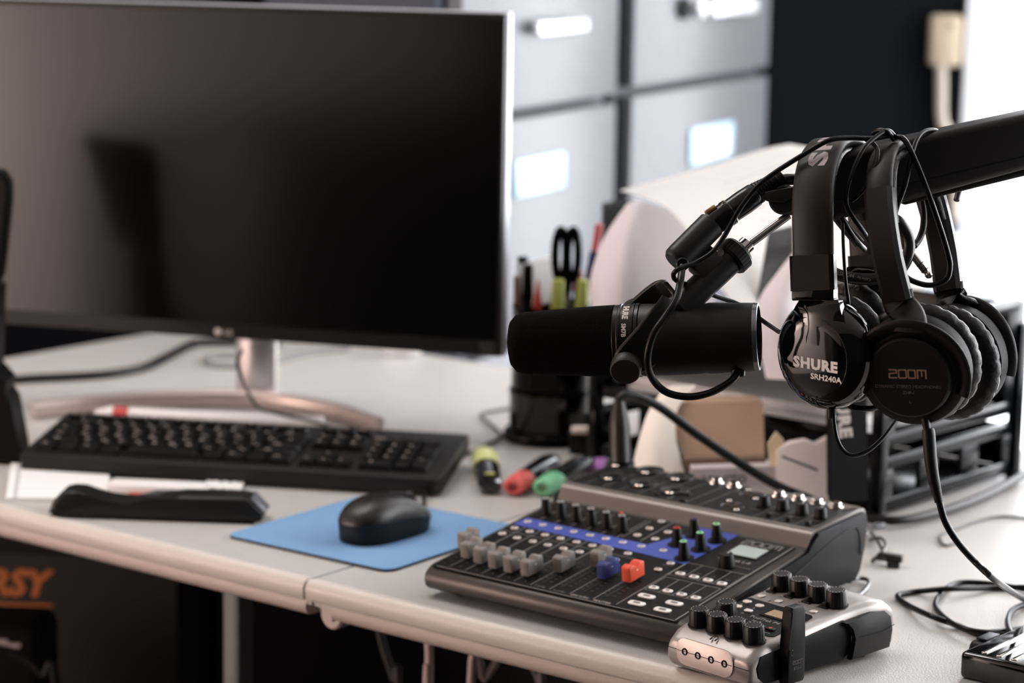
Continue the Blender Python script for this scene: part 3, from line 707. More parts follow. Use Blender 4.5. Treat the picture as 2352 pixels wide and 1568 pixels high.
# blue printed fields
b = B(); b.prism([(.004, .122), (.150, .1165), (.150, .1365), (.005, .1415)], .0005, .00075, PM)
b.prism([(.141, .139), (.150, .1165), (.1955, .113), (.1985, .197), (.1575, .197), (.156, .172)], .0005, .0008, PM); b.obj('blue_field', BLUEP, mx)
b = B(); b.prism([(.1535, .276), (.258, .274), (.266, .288), (.152, .291)], .0004, .0007, TM); b.obj('rear_rail', SATIN, mx)
# fader slots
for k, x in enumerate(fx):
    b = B(); b.box((x, .0485, .0004), (.0018, .056, .0008), M=PM); b.obj('fader_slot', mat('slot_black', (5, 5, 5), .8), mx)
def fader(x, v, m):
    b = B()
    pr = [(-.0105, 0), (-.0105, .0105), (-.0095, .0115), (-.0045, .0122), (-.0018, .0095), (.0018, .0095), (.0045, .0122), (.0095, .0115), (.0105, .0105), (.0105, 0)]
    b.prism([(a, c*1.12) for a, c in pr], -.0046, .0046, PM @ T(x, v, .0028) @ CYC, bev=.0006)
    b.box((0, 0, .0015), (.0012, .008, .003), M=PM @ T(x, v, 0))
    o = b.obj('fader_cap', m, mx, 30)
    b = B(); b.box((0, 0, 0), (.0093, .0018, .0008), M=PM @ T(x, v, .0109)); b.obj('index_line', WHITE, o)
# cap positions read along each slot
for k, (x, v) in enumerate([(.0045, .057), (.0215, .040), (.0392, .0355), (.0578, .0325), (.0752, .0315), (.0935, .0315), (.1125, .0525), (.1335, .0775)]): fader(x, v, FADER)
fader(.1545, .058, FADB); fader(.1775, .062, FADO)
def knob(x, v, M=PM, h=.0165, r0=.0052, r1=.0038, cap=None, skirt=.0, z=.0006):
    b = B(); MM = M @ T(x, v, z)
    if skirt: b.cyl(skirt, 0, .0008, 28, MM)
    b.lathe([(0, 0), (r0+.0004, 0), (r0+.0004, .0012), (r0, .0022), (r1, h-.0006), (r1-.0005, h), (0, h)], 24, MM, ripple=None)
    o = b.obj('knob', BLK, mx)
    b = B(); b.box((0, 0, 0), (.0006, .0025, .0003), M=MM @ T(0, r1*.5, h+.0002))
    if cap: b.cyl(r1*.82, h, h+.0004, 20, MM, mi=1); b.cyl(r1*.3, h, h+.0006, 12, MM, mi=2)
    b.obj('pointer', [WHITE]+([cap, BLK] if cap else []), o)
CAPW = mat('cap_grey', (150, 146, 142), .3); CAPG = mat('cap_green', (140, 206, 150), .4); CAPR = mat('cap_red', (168, 44, 36), .4); CAPB = mat('cap_navy', (32, 40, 78), .4)
for k in range(6): knob(.0155+.01755*k, .1568-.0009*k, cap=CAPW, h=.0155)
b = B(); b.box((.0905, .169, .0105), (.004, .002, .003), .0006, M=PM); b.obj('clip_lamp', mat('lamp_red', (220, 66, 44), .3), mx)
for x, v, c in ((.164, .149, CAPR), (.1655, .174, CAPB), (.1875, .124, CAPG), (.1885, .1485, CAPG), (.1895, .173, CAPG)): knob(x, v, cap=c, skirt=.0088, h=.0158)
knob(.2295, .1265, h=.0115, r0=.0068, r1=.006)
for x, v in ((.1935, .2415), (.2135, .2405), (.234, .2395), (.254, .238)): knob(x, v, TM, h=.0095, r0=.0056, r1=.0048)
for x, v in ((.2145, .216), (.235, .2155), (.2555, .214)):
    b = B(); b.box((x, v, .002), (.0042, .0042, .004), .0006, M=TM); b.obj('slide_switch', BLK, mx)
for x, v in ((.093, .217), (.118, .232), (.126, .213)):
    b = B(); b.box((x, v, .0012), (.006, .004, .0024), .0006, M=TM); b.obj('slide_switch', BLK, mx)
def button(x, v, w=.0066, h=.0058, m=BTN, z=.0018, tail=True):
    b = B(); b.prism(rrect(w, h, h*.32, 3, x-w/2, v-h/2), .0004, z, PM, bev=.0005); o = b.obj('button', m, mx)
    if tail: b = B(); b.prism(rrect(w*.42, h*.42, h*.12, 2, x-w*.21, v-h*.21), z-.0002, z+.0002, PM); b.obj('button_lens', mat('lens_grey', (120, 112, 108), .35), o)
for k in range(8):
    x = (.0125, .030, .0475, .065, .083, .1005, .119, .139)[k]
    button(x, (.1325-.0004*k)); button(x-.0006, .1135-.0005*k)
for x, v in ((.0105, .097), (.029, .0945), (.047, .094), (.064, .0935), (.0815, .093), (.099, .093), (.138, .092), (.1595, .0925), (.12, .1895), (.12, .17), (.12, .151), (.14, .170), (.1395, .1505), (.1615, .1305), (.1825, .0915), (.184, .1085)): button(x, v)
for k in range(4): button(.2045+.0143*k, .0925-.0006*k, .0085, .006, BTNW); button(.2025+.0143*k, .0557-.0006*k, .0085, .006, BTNW)
for x, v in ((.208, .037), (.2365, .0355), (.2095, .0205), (.236, .019)): button(x, v, .0155, .0072, BTNW)
b = B(); b.box((.2275, .1628, .0007), (.034, .0265, .0006), M=PM); b.obj('lcd_surround', L8PAN, mx)
b = B(); b.box((.2275, .1628, .0011), (.029, .022, .0005), M=PM); b.obj('lcd', LCDM, mx)
# combo jacks and small jacks on the rear deck
for x, v in ((.0075, .284), (.045, .279), (.0805, .2765), (.0285, .2425), (.065, .2395), (.1015, .2355)):
    b = B(); MM = TM @ T(x, v, .0003); b.lathe([(.0050, 0), (.0050, .0012), (.0105, .0012), (.0125, .0022), (.0132, .0022), (.0135, 0)], 32, MM); b.lathe([(0, -.003), (.0050, -.003), (.0050, .001)], 24, MM)
    for k in range(3): b.cyl(.0011, .0008, .0016, 8, MM @ RZ(radians(90+120*k)) @ T(.0078, 0, 0))
    o = b.obj('combo_jack', mat('jack_black', (11, 11, 11), .4), mx)
    b = B(); b.box((.003, -.0128, .0022), (.0062, .0036, .0022), .0006, M=MM); b.obj('latch', CHROME, o)
for x, v in ((.116, .2835), (.136, .2815), (.186, .279), (.2065, .279), (.2265, .278), (.2465, .277)):
    b = B(); MM = TM @ T(x, v, .0003); b.lathe([(.0034, -.002), (.0034, .0042), (.0048, .0042), (.0052, .0034), (.0052, .0014), (.0072, .0012), (.0075, 0)], 28, MM); b.lathe([(0, -.002), (.0034, -.002)], 24, MM, mi=1); b.obj('jack', [CHROME, BLK], mx)
for x, v in ((.171, .225), (.166, .265)):
    b = B(); MM = TM @ T(x, v, .0003); b.lathe([(0, .0), (.0095, 0), (.0105, .0008), (.0108, 0)], 32, MM)
    for k in range(3): b.cyl(.0011, 0, .002, 8, MM @ RZ(radians(90+120*k)) @ T(.0042, 0, 0), mi=1)
    for k in (0, 1): b.cyl(.0026, 0, .002, 10, MM @ T((-.0105, .0105)[k], (.0105, -.0105)[k], 0), bev=.0006, mi=2)
    b.obj('output_socket', [mat('jack_black', (0, 0, 0)), GOLD, CHROME], mx)

# plug and thick cable on the mixer's first input
MXM = T(LX, LY, 0) @ RZ(LYAW)
b0 = MXM @ TM @ Vector((.0075, .284, .002)); D0 = (b0-CAM).dot(FW)
up = MXM.to_3x3() @ TM.to_3x3() @ Vector((0, 0, 1)); topv = atd(1422, 922, D0+.004)
t = thing('microphone_cable', 'thick black cable with upright plug in the mixer input behind the faders', 'cable', M=frame(b0, z=topv-b0)); L = (topv-b0).length
b = B(); b.lathe([(0, 0), (.0100, 0), (.0100, .024), (.0096, .026), (.0098, .030), (.0090, L*.72), (.0062, L*.93), (.0056, L), (0, L)], 32); b.obj('plug', mat('plug_black', (20, 19, 18), .4), t)
Mi = frame(b0, z=topv-b0).inverted()
cb = [topv-(topv-b0)*.02, atd(1424, 915, D0+.004), atd(1440, 907, D0+.006), atd(1470, 912, D0+.012), atd(1520, 938, D0+.02), atd(1600, 997, D0+.022), atd(1700, 1064, D0+.02), atd(1780, 1112, D0+.015), atd(1850, 1142, D0+.018), at(1960, 1200, .0), at(2050, 1214, 0), at(2150, 1196, 0), at(2260, 1156, 0), at(2360, 1102, 0)]
cb = [Vector((q.x, q.y, max(q.z, .0082))) for q in cb]
b = B(); b.tube([Mi @ q for q in cb], .0046, 14); b.obj('cord', CORD, t)

# ------------------------------------------------------------------ podcast recorder
RX0, RY0, RYAW = .1324, 1.8397, radians(-46)
rc = thing('podcast_recorder', 'small silver podcast recorder with black knobs at the front of the desk', 'recorder', (RX0, RY0, 0), RYAW)
RA = atan(.095); RM = T(0, 0, .0345) @ RX(RA)
rz = lambda v: .0345+.095*v
# body: grid of cross sections along the depth
secs = []
def sect(v, xl, xr, zt, zb=.004, r=.008):
    o = []
    for cx, cz, a0 in ((xr-r, zt-r, 0), (xl+r, zt-r, 90), (xl+.006, zb+.006, 180), (xr-.006, zb+.006, 270)):
        rr = r if a0 < 180 else .006
        for k in range(7): a = radians(a0+15*k); o.append((cx+rr*cos(a), v, cz+rr*sin(a)))
    return o
b = B(); vv = [(-.0046, .0042, 2.5), (-.0036, .0022, 1.0), (-.001, .0006, 0), (.006, 0, 0), (.014, 0, 0)]
S = []
for v, ins, dz in vv: S.append(sect(v, -4e-3+ins*.5, .0835-ins*.5, rz(v)-ins*1.2-(.004 if v < .004 else 0)-(.0015 if v < .01 else 0), .004+ins, min(.008, .008)))
for v in (.03, .06, .09, .11): S.append(sect(v, -.004-.00*v, .0835, rz(v), .004))
for v, xl, xr, zt in ((.125, -.008, .085, rz(.125)), (.135, -.012, .087, rz(.135)), (.146, -.013, .0885, rz(.146)-.001), (.156, -.012, .0885, .0455), (.166, -.011, .087, .0395), (.170, -.010, .085, .032)): S.append(sect(v, xl, xr, zt, .005))
n = len(S[0]); rings = [[b.bm.verts.new(p) for p in s] for s in S]
for a, c in zip(rings, rings[1:]):
    for k in range(n): b.bm.faces.new((a[k], a[(k+1) % n], c[(k+1) % n], c[k]))
b.bm.faces.new(rings[0]); b.bm.faces.new(rings[-1][::-1])
b.obj('body', SILV, rc, 50)
# dark recessed flank on the right side
b = B(); b.prism([(.012, .0055), (.004, .012), (.002, .020), (.006, .0285), (.105, .0385), (.116, .035), (.121, .025), (.118, .012), (.108, .0055)], .0832, .0842, CYC, bev=.0004); b.obj('side_inlay', P4DK, rc)
b = B(); b.prism([(.112, .0052), (.116, .012), (.118, .022), (.114, .031), (.104, .0372), (.120, .0385), (.135, .0405), (.153, .0385), (.162, .032), (.165, .02), (.162, .006)], .0836, .0890, CYC, bev=.0008); b.obj('rear_flank', mat('flank_grey', (22, 21, 20), .45, spec=.2), rc)
b = B(); b.strokes([[(.122, .0225), (.15, .0215), (.166, .0245)]], .0006, T(.0894, 0, 0) @ Matrix(((0, 0, 1, 0), (1, 0, 0, 0), (0, 1, 0, 0), (0, 0, 0, 1)))); b.strokes([[(-.003, .019), (.0815, .019)]], .0006, T(0, -.0047, 0) @ RX(pi/2)); b.obj('seam', BLK, rc)
# front socket plate
FM = T(0, -.0046, 0) @ RX(pi/2)
b = B(); b.prism(rrect(.058, .0215, .008, 5, .008, .0085), -.0002, .0012, FM, bev=.0003); b.obj('socket_plate', mat('silver_plate_lit', (206, 192, 186), .4, .3), rc)  # paler than the body: warm light on the front is put into its colour
b = B(); b.strokes([[(.009, .0192), (.065, .0192)]], .0005, FM @ T(0, 0, .0013)); b.obj('plate_seam', BLK, rc)
for k in range(4):
    b = B(); MM = FM @ T(.0165+.0137*k, .0192, .0008); b.lathe([(.0018, .0002), (.0018, .0010), (.0026, .0012), (.003, .0006), (.003, 0)], 24, MM, mi=0); b.lathe([(0, .0003), (.0019, .0003)], 20, MM, mi=1); b.obj('phone_socket', [BLK, mat('hole_black', (3, 3, 3), .9)], rc)
b = B(); b.prism([(.003, .083), (.0045, .086), (.069, .085), (.0725, .082), (.074, .074), (.0755, .0315), (.071, .029), (.036, .031), (.005, .033), (.0035, .036)], .0002, .0007, RM); b.obj('dark_panel', P4DK, rc)
def rknob(x, v, h=.0135, r=.0084):
    b = B(); MM = RM @ T(x, v, .0002); b.cyl(r+.0012, 0, .0005, 28, MM); b.lathe([(0, .0005), (r, .0005), (r*.96, h-.0012), (r*.88, h), (0, h)], 60, MM, ripple=(3, .012)); o = b.obj('knob', mat('knob_black', (9, 9, 10), .4, spec=.3), rc, 35)
    b = B()
    for k in range(14): b.cyl(.0004, h, h+.00012, 6, MM @ RZ(2*pi*k/14) @ T(r*.74, 0, 0))
    b.obj('dot_ring', WHITE, o)
for k in range(4): rknob(.0125+.019*k, .0155-.0003*k); rknob(.0105+.0197*k, .1185-.001*k)
rknob(.0185, .041)
for k in range(4):
    x = (.0085, .0275, .0465, .0645)[k]; v = .1075-.0006*k
    b = B(); b.box((x, v, .0007), (.0085, .0045, .0014), .0003, M=RM); b.box((x+.001, v+.0006, .0028), (.0036, .0036, .004), .0005, M=RM); b.obj('slide_switch', BLK, rc)
    b = B(); b.prism(rrect(.0062, .0056, .0016, 3, x-.0028, .0918-.0006*k), .0002, .0013, RM, bev=.0004); o = b.obj('button', BTN, rc)
    b = B(); b.text('MIC', .0022, RM @ T(x-.0062, .0912-.0006*k, .0004) @ RZ(pi/2)); b.text('O', .0022, RM @ T(x-.005, .103, .0004)); b.obj('print', BLK, rc)
for (x, v, c) in ((.0095, .0765, 'A'), (.0105, .0635, 'C'), (.0235, .0752, 'B'), (.0238, .0612, 'D')):
    b = B(); b.prism(rrect(.0072, .0055, .0018, 3, x-.0036, v-.0027), .0006, .0018, RM, bev=.0004); o = b.obj('button', BTN, rc)
    b = B(); b.text(c, .0034, RM @ T(x-.0004, v-.0068, .0009)); b.obj('print', GPRINT, rc)
b = B(); b.box((.054, .0695, .0009), (.036, .0185, .0006), M=RM); b.obj('display_frame', P4DK, rc)
b = B(); b.box((.053, .0690, .0013), (.028, .0125, .0004), M=RM); b.obj('lcd', mat('lcd_amber', (186, 160, 130), .2, coat=.4), rc)
b = B(); b.text('PodTrak P4', .0062, RM @ T(.0475, .0535, .0009)); b.text('ENTER', .002, RM @ T(.067, .033, .0009)); b.text('▶II   ■', .0028, RM @ T(.044, .0475, .0009)); b.obj('print', GPRINT, rc)
for (x, v, m) in ((.0335, .0425, BLK), (.044, .0405, BLK), (.0545, .0398, BLK), (.0645, .0402, BLK)):
    b = B(); b.prism(rrect(.008, .0046, .001, 3, x-.004, v-.0023), .0006, .0022, RM, bev=.0004); o = b.obj('button', m, rc)
    b = B()
    if x > .06: b.cyl(.0014, .0022, .0024, 14, RM @ T(x, v, 0))
    elif x > .05: b.box((x, v, .0023), (.0022, .0022, .0002), M=RM)
    else: b.box((x-.0006, v, .0023), (.0028, .0014, .0002), M=RM)
    b.obj('symbol', mat('record_red', (206, 58, 44), .4) if x > .06 else GPRINT, o)
b = B(); HM = RM @ T(.0385, .0035, -.0016) @ RX(radians(16))
b.tube([(-.0024, -.001, 0), (-.0028, .001, 0), (0, .0034, 0), (.0028, .001, 0), (.0024, -.001, 0)], .0003, 6, M=HM); b.box((-.0025, -.0012, 0), (.0012, .0026, .0005), M=HM); b.box((.0025, -.0012, 0), (.0012, .0026, .0005), M=HM); b.obj('print', BLK, rc)
b = B(); zoomlogo(b, .028, RM @ T(.035, .1395, .0005), 0, .16); b.obj('logo', mat('print_dark', (66, 62, 60), .5), rc)
for x in (.004, .074):
    for y in (.015, .14): b = B(); b.cyl(.006, .0004, .005, 14, T(x, y, 0)); b.obj('foot', RUB, rc)

# wireless dongle standing on the recorder's right side
RMW = T(RX0, RY0, 0) @ RZ(RYAW)
t = thing('wireless_adapter', 'upright black wireless adapter plugged into the side of the silver recorder', 'adapter', M=RMW @ T(.0845, .028, .0035))
DG = mat('dongle_black', (11, 11, 11), .42, spec=.14)
dp = [(.0, .0), (.021, 0), (.023, .002), (.023, .026), (.0205, .029), (.0205, .058), (.018, .061), (.0035, .061), (.001, .058), (.001, .029), (-.0005, .027), (-.0005, .002)]
b = B(); b.prism([(x*.86, z) for x, z in dp], 0, .0095, Matrix(((0, 0, 1, 0), (1, 0, 0, 0), (0, 1, 0, 0), (0, 0, 0, 1))), bev=.0014); b.obj('shell', DG, t, 35)
DM = Matrix(((0, 0, 1, .0096), (1, 0, 0, .0105), (0, 1, 0, .017), (0, 0, 0, 1)))
b = B(); zoomlogo(b, .012, DM, 0, .14); b.text('BTA-2', .0034, DM @ T(0, -.005, 0)); b.tube([(-.0072+.0013*cos(a*.7), .0085+.0022*sin(a*.7), 0) for a in range(9)], .0002, 5, closed=True, M=DM); b.obj('print', mat('faint_print', (72, 70, 69), .5), t)

# ------------------------------------------------------------------ boom arm
bA = atd(1880, 433, 1.83); bB = atd(2480, 289, 1.85)
t = thing('boom_arm', 'thick black microphone boom arm carrying two headphones', 'microphone arm', M=frame(bA, x=bB-bA, y=Vector((0, 0, 1)).cross(bB-bA))); BL = (bB-bA).length
BOOM = mat('boom_black', (22, 20, 19), .4, spec=.25)
b = B(); b.box((BL/2, 0, 0), (BL, .030, .0430), .0055, seg=3)
for v in b.bm.verts: v.co.z *= 1.17-.25*v.co.x/BL
b.obj('beam', BOOM, t)
b = B(); b.box((BL/2, -.0151, -.0105), (BL-.01, .0006, .0009)); b.obj('seam', BLK, t)
b = B(); b.box((BL/2+.03, 0, -.0235), (BL-.06, .018, .006), .002); b.obj('cable_cover', BOOM, t)
BI = frame(bA, x=bB-bA, y=Vector((0, 0, 1)).cross(bB-bA)).inverted()
hc = atd(1800, 458, 1.832); HMt = BI @ frame(hc, z=(-.1, -1, .1), x=(1, 0, 0))
b = B(); b.cyl(.0115, -.009, .009, 32, HMt, bev=.0015); b.obj('hinge', mat('hinge_grey', (38, 37, 37), .5), t)
b = B(); b.prism([(-.021, .002), (-.018, .0055), (-.004, .0075), (.012, .012), (.014, .006), (.0, -.002), (-.012, -.0015)], .010, .014, HMt, bev=.0015); b.obj('wing_knob', mat('hinge_grey', (0, 0, 0)), t)
rA, rB = atd(1812, 494, 1.832), atd(1712, 568, 1.832)
b = B(); b.tube([BI @ rA, BI @ rB], .0031, 16, smooth=False); b.obj('steel_rod', STEEL, t)
b = B(); b.tube([BI @ atd(1800, 470, 1.832), BI @ atd(1850, 462, 1.834), BI @ atd(1900, 452, 1.836)], .009, 14); b.obj('arm_end', BOOM, t)
# support post off at the right end, standing on the desk
b = B(); b.tube([BI @ (bB-(bB-bA).normalized()*.01), BI @ Vector((bB.x+.12, bB.y+.10, .16)), BI @ Vector((bB.x+.14, bB.y+.12, .003))], .014, 16, smooth=False); b.obj('support_post', BOOM, t)

# ------------------------------------------------------------------ studio microphone
mF, mR = atd(1170, 789, 1.848), atd(1743, 773, 1.812); ML = (mR-mF).length
MM = frame(mF, z=mR-mF, x=(0, 0, 1)); MI = MM.inverted()
mic = thing('studio_microphone', 'black broadcast microphone with foam windscreen hanging over the mixer', 'microphone', M=MM)
b = B(); b.lathe([(0, 0), (.010, .0002), (.0175, .002), (.0218, .006), (.0236, .012), (.0247, .03), (.0268, .068), (.0272, .082), (0, .082)], 56); b.obj('windscreen', FOAM, mic, 50)
z1 = .082
b = B(); b.lathe([(0, z1), (.0265, z1), (.0272, z1+.001), (.0272, z1+.004), (.0278, z1+.0046), (.0278, z1+.0062), (.0272, z1+.0066), (.0272, z1+.0142), (.0279, z1+.0146), (.0279, z1+.0164), (.0273, z1+.0168), (.0279, z1+.0172), (.0281, z1+.0196), (.0274, z1+.0202), (0, z1+.0202)], 64); b.obj('collar', mat('collar_black', (22, 21, 20), .3, .4), mic, 25)
zr = ML
b = B(); b.lathe([(0, z1+.02), (.0270, z1+.02), (.0273, z1+.022), (.0268, zr-.045), (.0262, zr-.04), (.0268, zr-.036), (.0256, zr-.003), (.0248, zr), (.0232, zr), (.0232, zr-.006), (0, zr-.006)], 64); b.obj('body', MICB, mic, 25)
b = B(); b.lathe([(.0257, zr-.0032), (.0252, zr+.0002), (.0234, zr+.0004), (.0232, zr-.001)], 64); b.obj('rear_rim', mat('rim_steel', (128, 128, 130), .25, .9), mic)
b = B(); b.lathe([(0, zr-.0058), (.0231, zr-.0058), (.0231, zr-.004), (.0, zr-.004)], 48)
for k in range(7): b.box((.002*(k-3)*2.6, 0, zr-.0036), (.0016, .03, .0006))
b.obj('rear_plate', mat('rear_plate_grey', (96, 102, 108), .35, .5), mic)
def wrap(b, txt, size, th0, z, r, bold=.02, mi=0, sx=1):
    n0 = len(b.bm.verts); b.text(txt, size, mi=mi, bold=bold, ext=.00006, sx=sx); b.bm.verts.ensure_lookup_table()
    for v in b.bm.verts[n0:]:
        a = th0+v.co.x/r; rr = r+v.co.z+.0001; v.co = Vector((rr*cos(a), rr*sin(a), z+v.co.y))
b = B(); zc = z1+.0104; wrap(b, 'SHURE', .0060, radians(27), zc, .0272, .045, sx=.92); wrap(b, 'SM7B', .0046, radians(64), zc-.0006, .0272, .03); b.obj('print', WHITE, mic)
b = B(); wrap(b, 'C E', .0062, radians(97), zc-.0006, .0272, 0, sx=1); b.obj('approval_mark', DPRINT, mic)
# yoke rolled about the microphone axis, arms meeting at the stem
ya = radians(113); A = Vector((cos(ya), sin(ya), 0)); zp = z1+.012
S0, S1 = MI @ atd(1578, 690, 1.818), MI @ atd(1682, 592, 1.83); SD = (S1-S0).normalized()
YK = mat('yoke_black', (17, 16, 15), .42, spec=.35)
for sg in (1, -1):
    pv = A*(sg*.0315); pv.z = zp
    mid1 = pv.lerp(S0, .45)+A*(sg*.010); mid2 = pv.lerp(S0, .8)+A*(sg*.010)
    pts = [pv-(mid1-pv)*.22, pv, mid1, mid2, S0-SD*.006+A*(sg*.004)]
    Q = []
    for i in range(len(pts)-1):
        for k in range(5): Q.append(pts[i].lerp(pts[i+1], k/5))
    Q.append(pts[-1])
    for _ in range(3): Q = [Q[0]]+[(Q[i-1]+Q[i]*2+Q[i+1])/4 for i in range(1, len(Q)-1)]+[Q[-1]]
    n = len(Q); wl = [.019+.020*min(1, i/(n*.6)) for i in range(n)]; wl[-1] = .022; wl[-2] = .028
    wd = (S0-pv).cross(A)
    b = B(); b.strip(Q, wd, wl, .0036, rnd=.5); b.obj('yoke_arm', YK, mic, 45)
    b = B(); KMx = frame(pv+A*(sg*.0018), z=A*sg); b.lathe([(0, 0), (.0112, 0), (.0116, .001), (.0116, .0085), (.0106, .0102), (0, .0104)], 72, KMx, ripple=(2, .012)); b.obj('tension_knob', mat('knob_satin_black', (26, 24, 22), .5, spec=.4), mic, 35)
sf = frame(S0, z=SD); SL2 = (S1-S0).length
b = B(); b.cyl(.0108, -.012, SL2, 32, sf, bev=.002); b.obj('stem', YK, mic)
n0 = MI @ atd(1688, 587, 1.831); nf = frame(n0, z=SD)
b = B(); b.lathe([(0, -.006), (.0125, -.006), (.0138, -.004), (.0138, .004), (.0122, .0062), (0, .0062)], 72, nf, ripple=(2, .01)); b.obj('thread_nut', YK, mic, 30)
b = B(); b.cyl(.0066, .006, .0145, 28, nf, bev=.0006); b.cyl(.0078, .0062, .0085, 28, nf); b.obj('steel_collar', CHROME, mic)
# connector block beside the stem
x0c, x1c = MI @ atd(1556, 594, 1.812), MI @ atd(1634, 516, 1.822); xd = (x1c-x0c).normalized(); xf = frame(x0c, z=xd); XL = (x1c-x0c).length
b = B(); b.lathe([(0, -.004), (.0085, -.004), (.0105, -.0015), (.0108, .002), (.0108, XL), (.0095, XL+.0005), (0, XL+.0005)], 36, xf); b.obj('connector_barrel', YK, mic)
bmid = MI @ atd(1622, 606, 1.822)
b = B(); b.box((0, 0, 0), (.016, .012, .024), .002, M=frame(bmid, z=xd, x=MI.to_3x3() @ RT)); b.obj('connector_bracket', YK, mic)
b = B(); b.cyl(.0026, -.0008, .0012, 16, frame(MI @ atd(1655, 580, 1.812), z=MI.to_3x3() @ -FW)); b.obj('bracket_screw', STEEL, mic)
mc = [(1693, 852, 1.808), (1690, 862, 1.804), (1672, 880, 1.80), (1630, 902, 1.797), (1580, 911, 1.795), (1530, 900, 1.794), (1498, 868, 1.785), (1487, 825, 1.772), (1500, 770, 1.768), (1530, 725, 1.772), (1552, 690, 1.776), (1562, 650, 1.786), (1567, 612, 1.800)]
b = B(); b.tube([MI @ q for q in pd(mc)], .0028, 12); b.cyl(.0052, -.002, .003, 20, frame(MI @ atd(1695, 856, 1.81), z=MI.to_3x3() @ Vector((0, 0, 1)))); b.cyl(.0048, -.001, .003, 20, frame(MI @ atd(1567, 606, 1.803), z=MI.to_3x3() @ -FW), bev=.0008); b.obj('cable', CORDS, mic)
# xlr plug and its cable along the boom
X0, X1 = atd(1636, 514, 1.822), atd(1738, 444, 1.826); XF = frame(X0, z=X1-X0, x=-FW); XL = (X1-X0).length
t = thing('xlr_cable', 'black cable plug pushed into the microphone connector', 'cable', M=XF)
b = B(); b.lathe([(0, 0), (.0096, 0), (.0096, .012), (.0102, .013), (.0102, .0165), (.0093, .0175), (.0096, .03), (.0092, XL-.002), (.008, XL), (0, XL)], 36); b.obj('plug_shell', mat('plug_shell_black', (22, 22, 23), .22, .3), t)
b = B(); b.box((.002, -.0096, .0045), (.008, .0035, .009), .0012); b.obj('latch', mat('brass_latch', (214, 170, 124), .3, .8), t)
b = B(); b.box((.0062, -.0080, .0155), (.0030, .003, .003), .0005); b.box((.0078, -.0062, .0155), (.002, .003, .003), .0005); b.obj('contact', STEEL, t)
b = B()
for k in range(7): b.cyl(.0086-.0004*k, XL+.0025*k, XL+.0025*k+.0016, 24)
b.cyl(.0058, XL-.001, XL+.021, 20); b.cyl(.0066, XL+.018, XL+.0235, 24, bev=.0006); b.obj('strain_relief', RUB, t)
XI = XF.inverted()
b = B(); b.tube([XI @ q for q in pd([(1764, 424, 1.828), (1785, 416, 1.829), (1815, 412, 1.832), (1850, 416, 1.842), (1885, 440, 1.856), (1925, 500, 1.868), (1975, 560, 1.870)])], .0044, 12); b.obj('cord', CORD, t)

# ------------------------------------------------------------------ headphones
def arc_band(d, hw, Hh, zs, n=28, pw=2.3):
    pts = [Vector((-d, 0, zs)), Vector((-(d*.66+hw*.34), 0, zs+.010)), Vector((-(d*.3+hw*.7), 0, zs+.020))]
    for i in range(n+1):
        a = pi-pi*i/n; c, s2 = cos(a), sin(a)
        x = math.copysign(abs(c)**(2/pw), c)*hw; z = zs+.03+(Hh-zs-.03)*abs(s2)**(2/pw); pts.append(Vector((x, 0, z)))
    return pts+[Vector((-p.x, 0, p.z)) for p in pts[2::-1]]
def cupframe(o, n): return frame(o, z=n, y=None, x=Vector((0, 0, 1)).cross(Vector(n)))

# glossy pair
P1, P2, TP = atd(1890, 814, 1.79), atd(1990, 746, 1.885), atd(1925, 314, 1.835)
mid = (P1+P2)/2; HF = frame(mid, z=TP-mid, x=P2-P1); HI = HF.inverted(); R3 = HI.to_3x3()
hp = thing('headphones', 'glossy black headphones with large white lettering, nearer the microphone', 'headphones', M=HF, group='headphones hanging on the boom arm')
d = (P2-P1).length/2; Hh = (TP-mid).length; hw = .066
band = arc_band(d+.014, hw, Hh-.004, .050, 30, 2.4)
sel = band[:]
b = B(); b.strip(sel, Vector((0, 1, 0)), .0315, .0075, rnd=.5); b.obj('headband', BANDG, hp, 50)
ins = [Vector((p.x*.90, 0, p.z-.007)) for p in sel if p.z > Hh-.06]
b = B(); b.strip(ins, Vector((0, 1, 0)), .027, .007, rnd=.6); b.obj('headband_pad', LEATH, hp, 60)
# lettering along the outside of the band
b = B(); nb = len(sel)
lens = [0]
for a, c in zip(sel, sel[1:]): lens.append(lens[-1]+(c-a).length)
def bandmap(sx_, y, off):
    s2 = max(0, min(lens[-1], sx_)); i = 0
    while i < nb-2 and lens[i+1] < s2: i += 1
    f = (s2-lens[i])/(lens[i+1]-lens[i]); p = sel[i].lerp(sel[i+1], f); tg = (sel[i+1]-sel[i]).normalized(); nn = Vector((0, 1, 0)).cross(tg)
    if nn.dot(p-Vector((0, 0, Hh*.5))) < 0: nn = -nn
    return p+nn*(.0038+off)+Vector((0, y, 0))
shure(b, .098, I4)
bmesh.ops.subdivide_edges(b.bm, edges=b.bm.edges[:], cuts=1)
for v in b.bm.verts: v.co = bandmap(.078+.049+v.co.x, v.co.y*.74-.002, v.co.z)
b.obj('lettering', mat('band_lettering', (176, 166, 168), .5), hp)
GL = mat('shell_gloss', (7, 6, 6), .06, spec=.6)
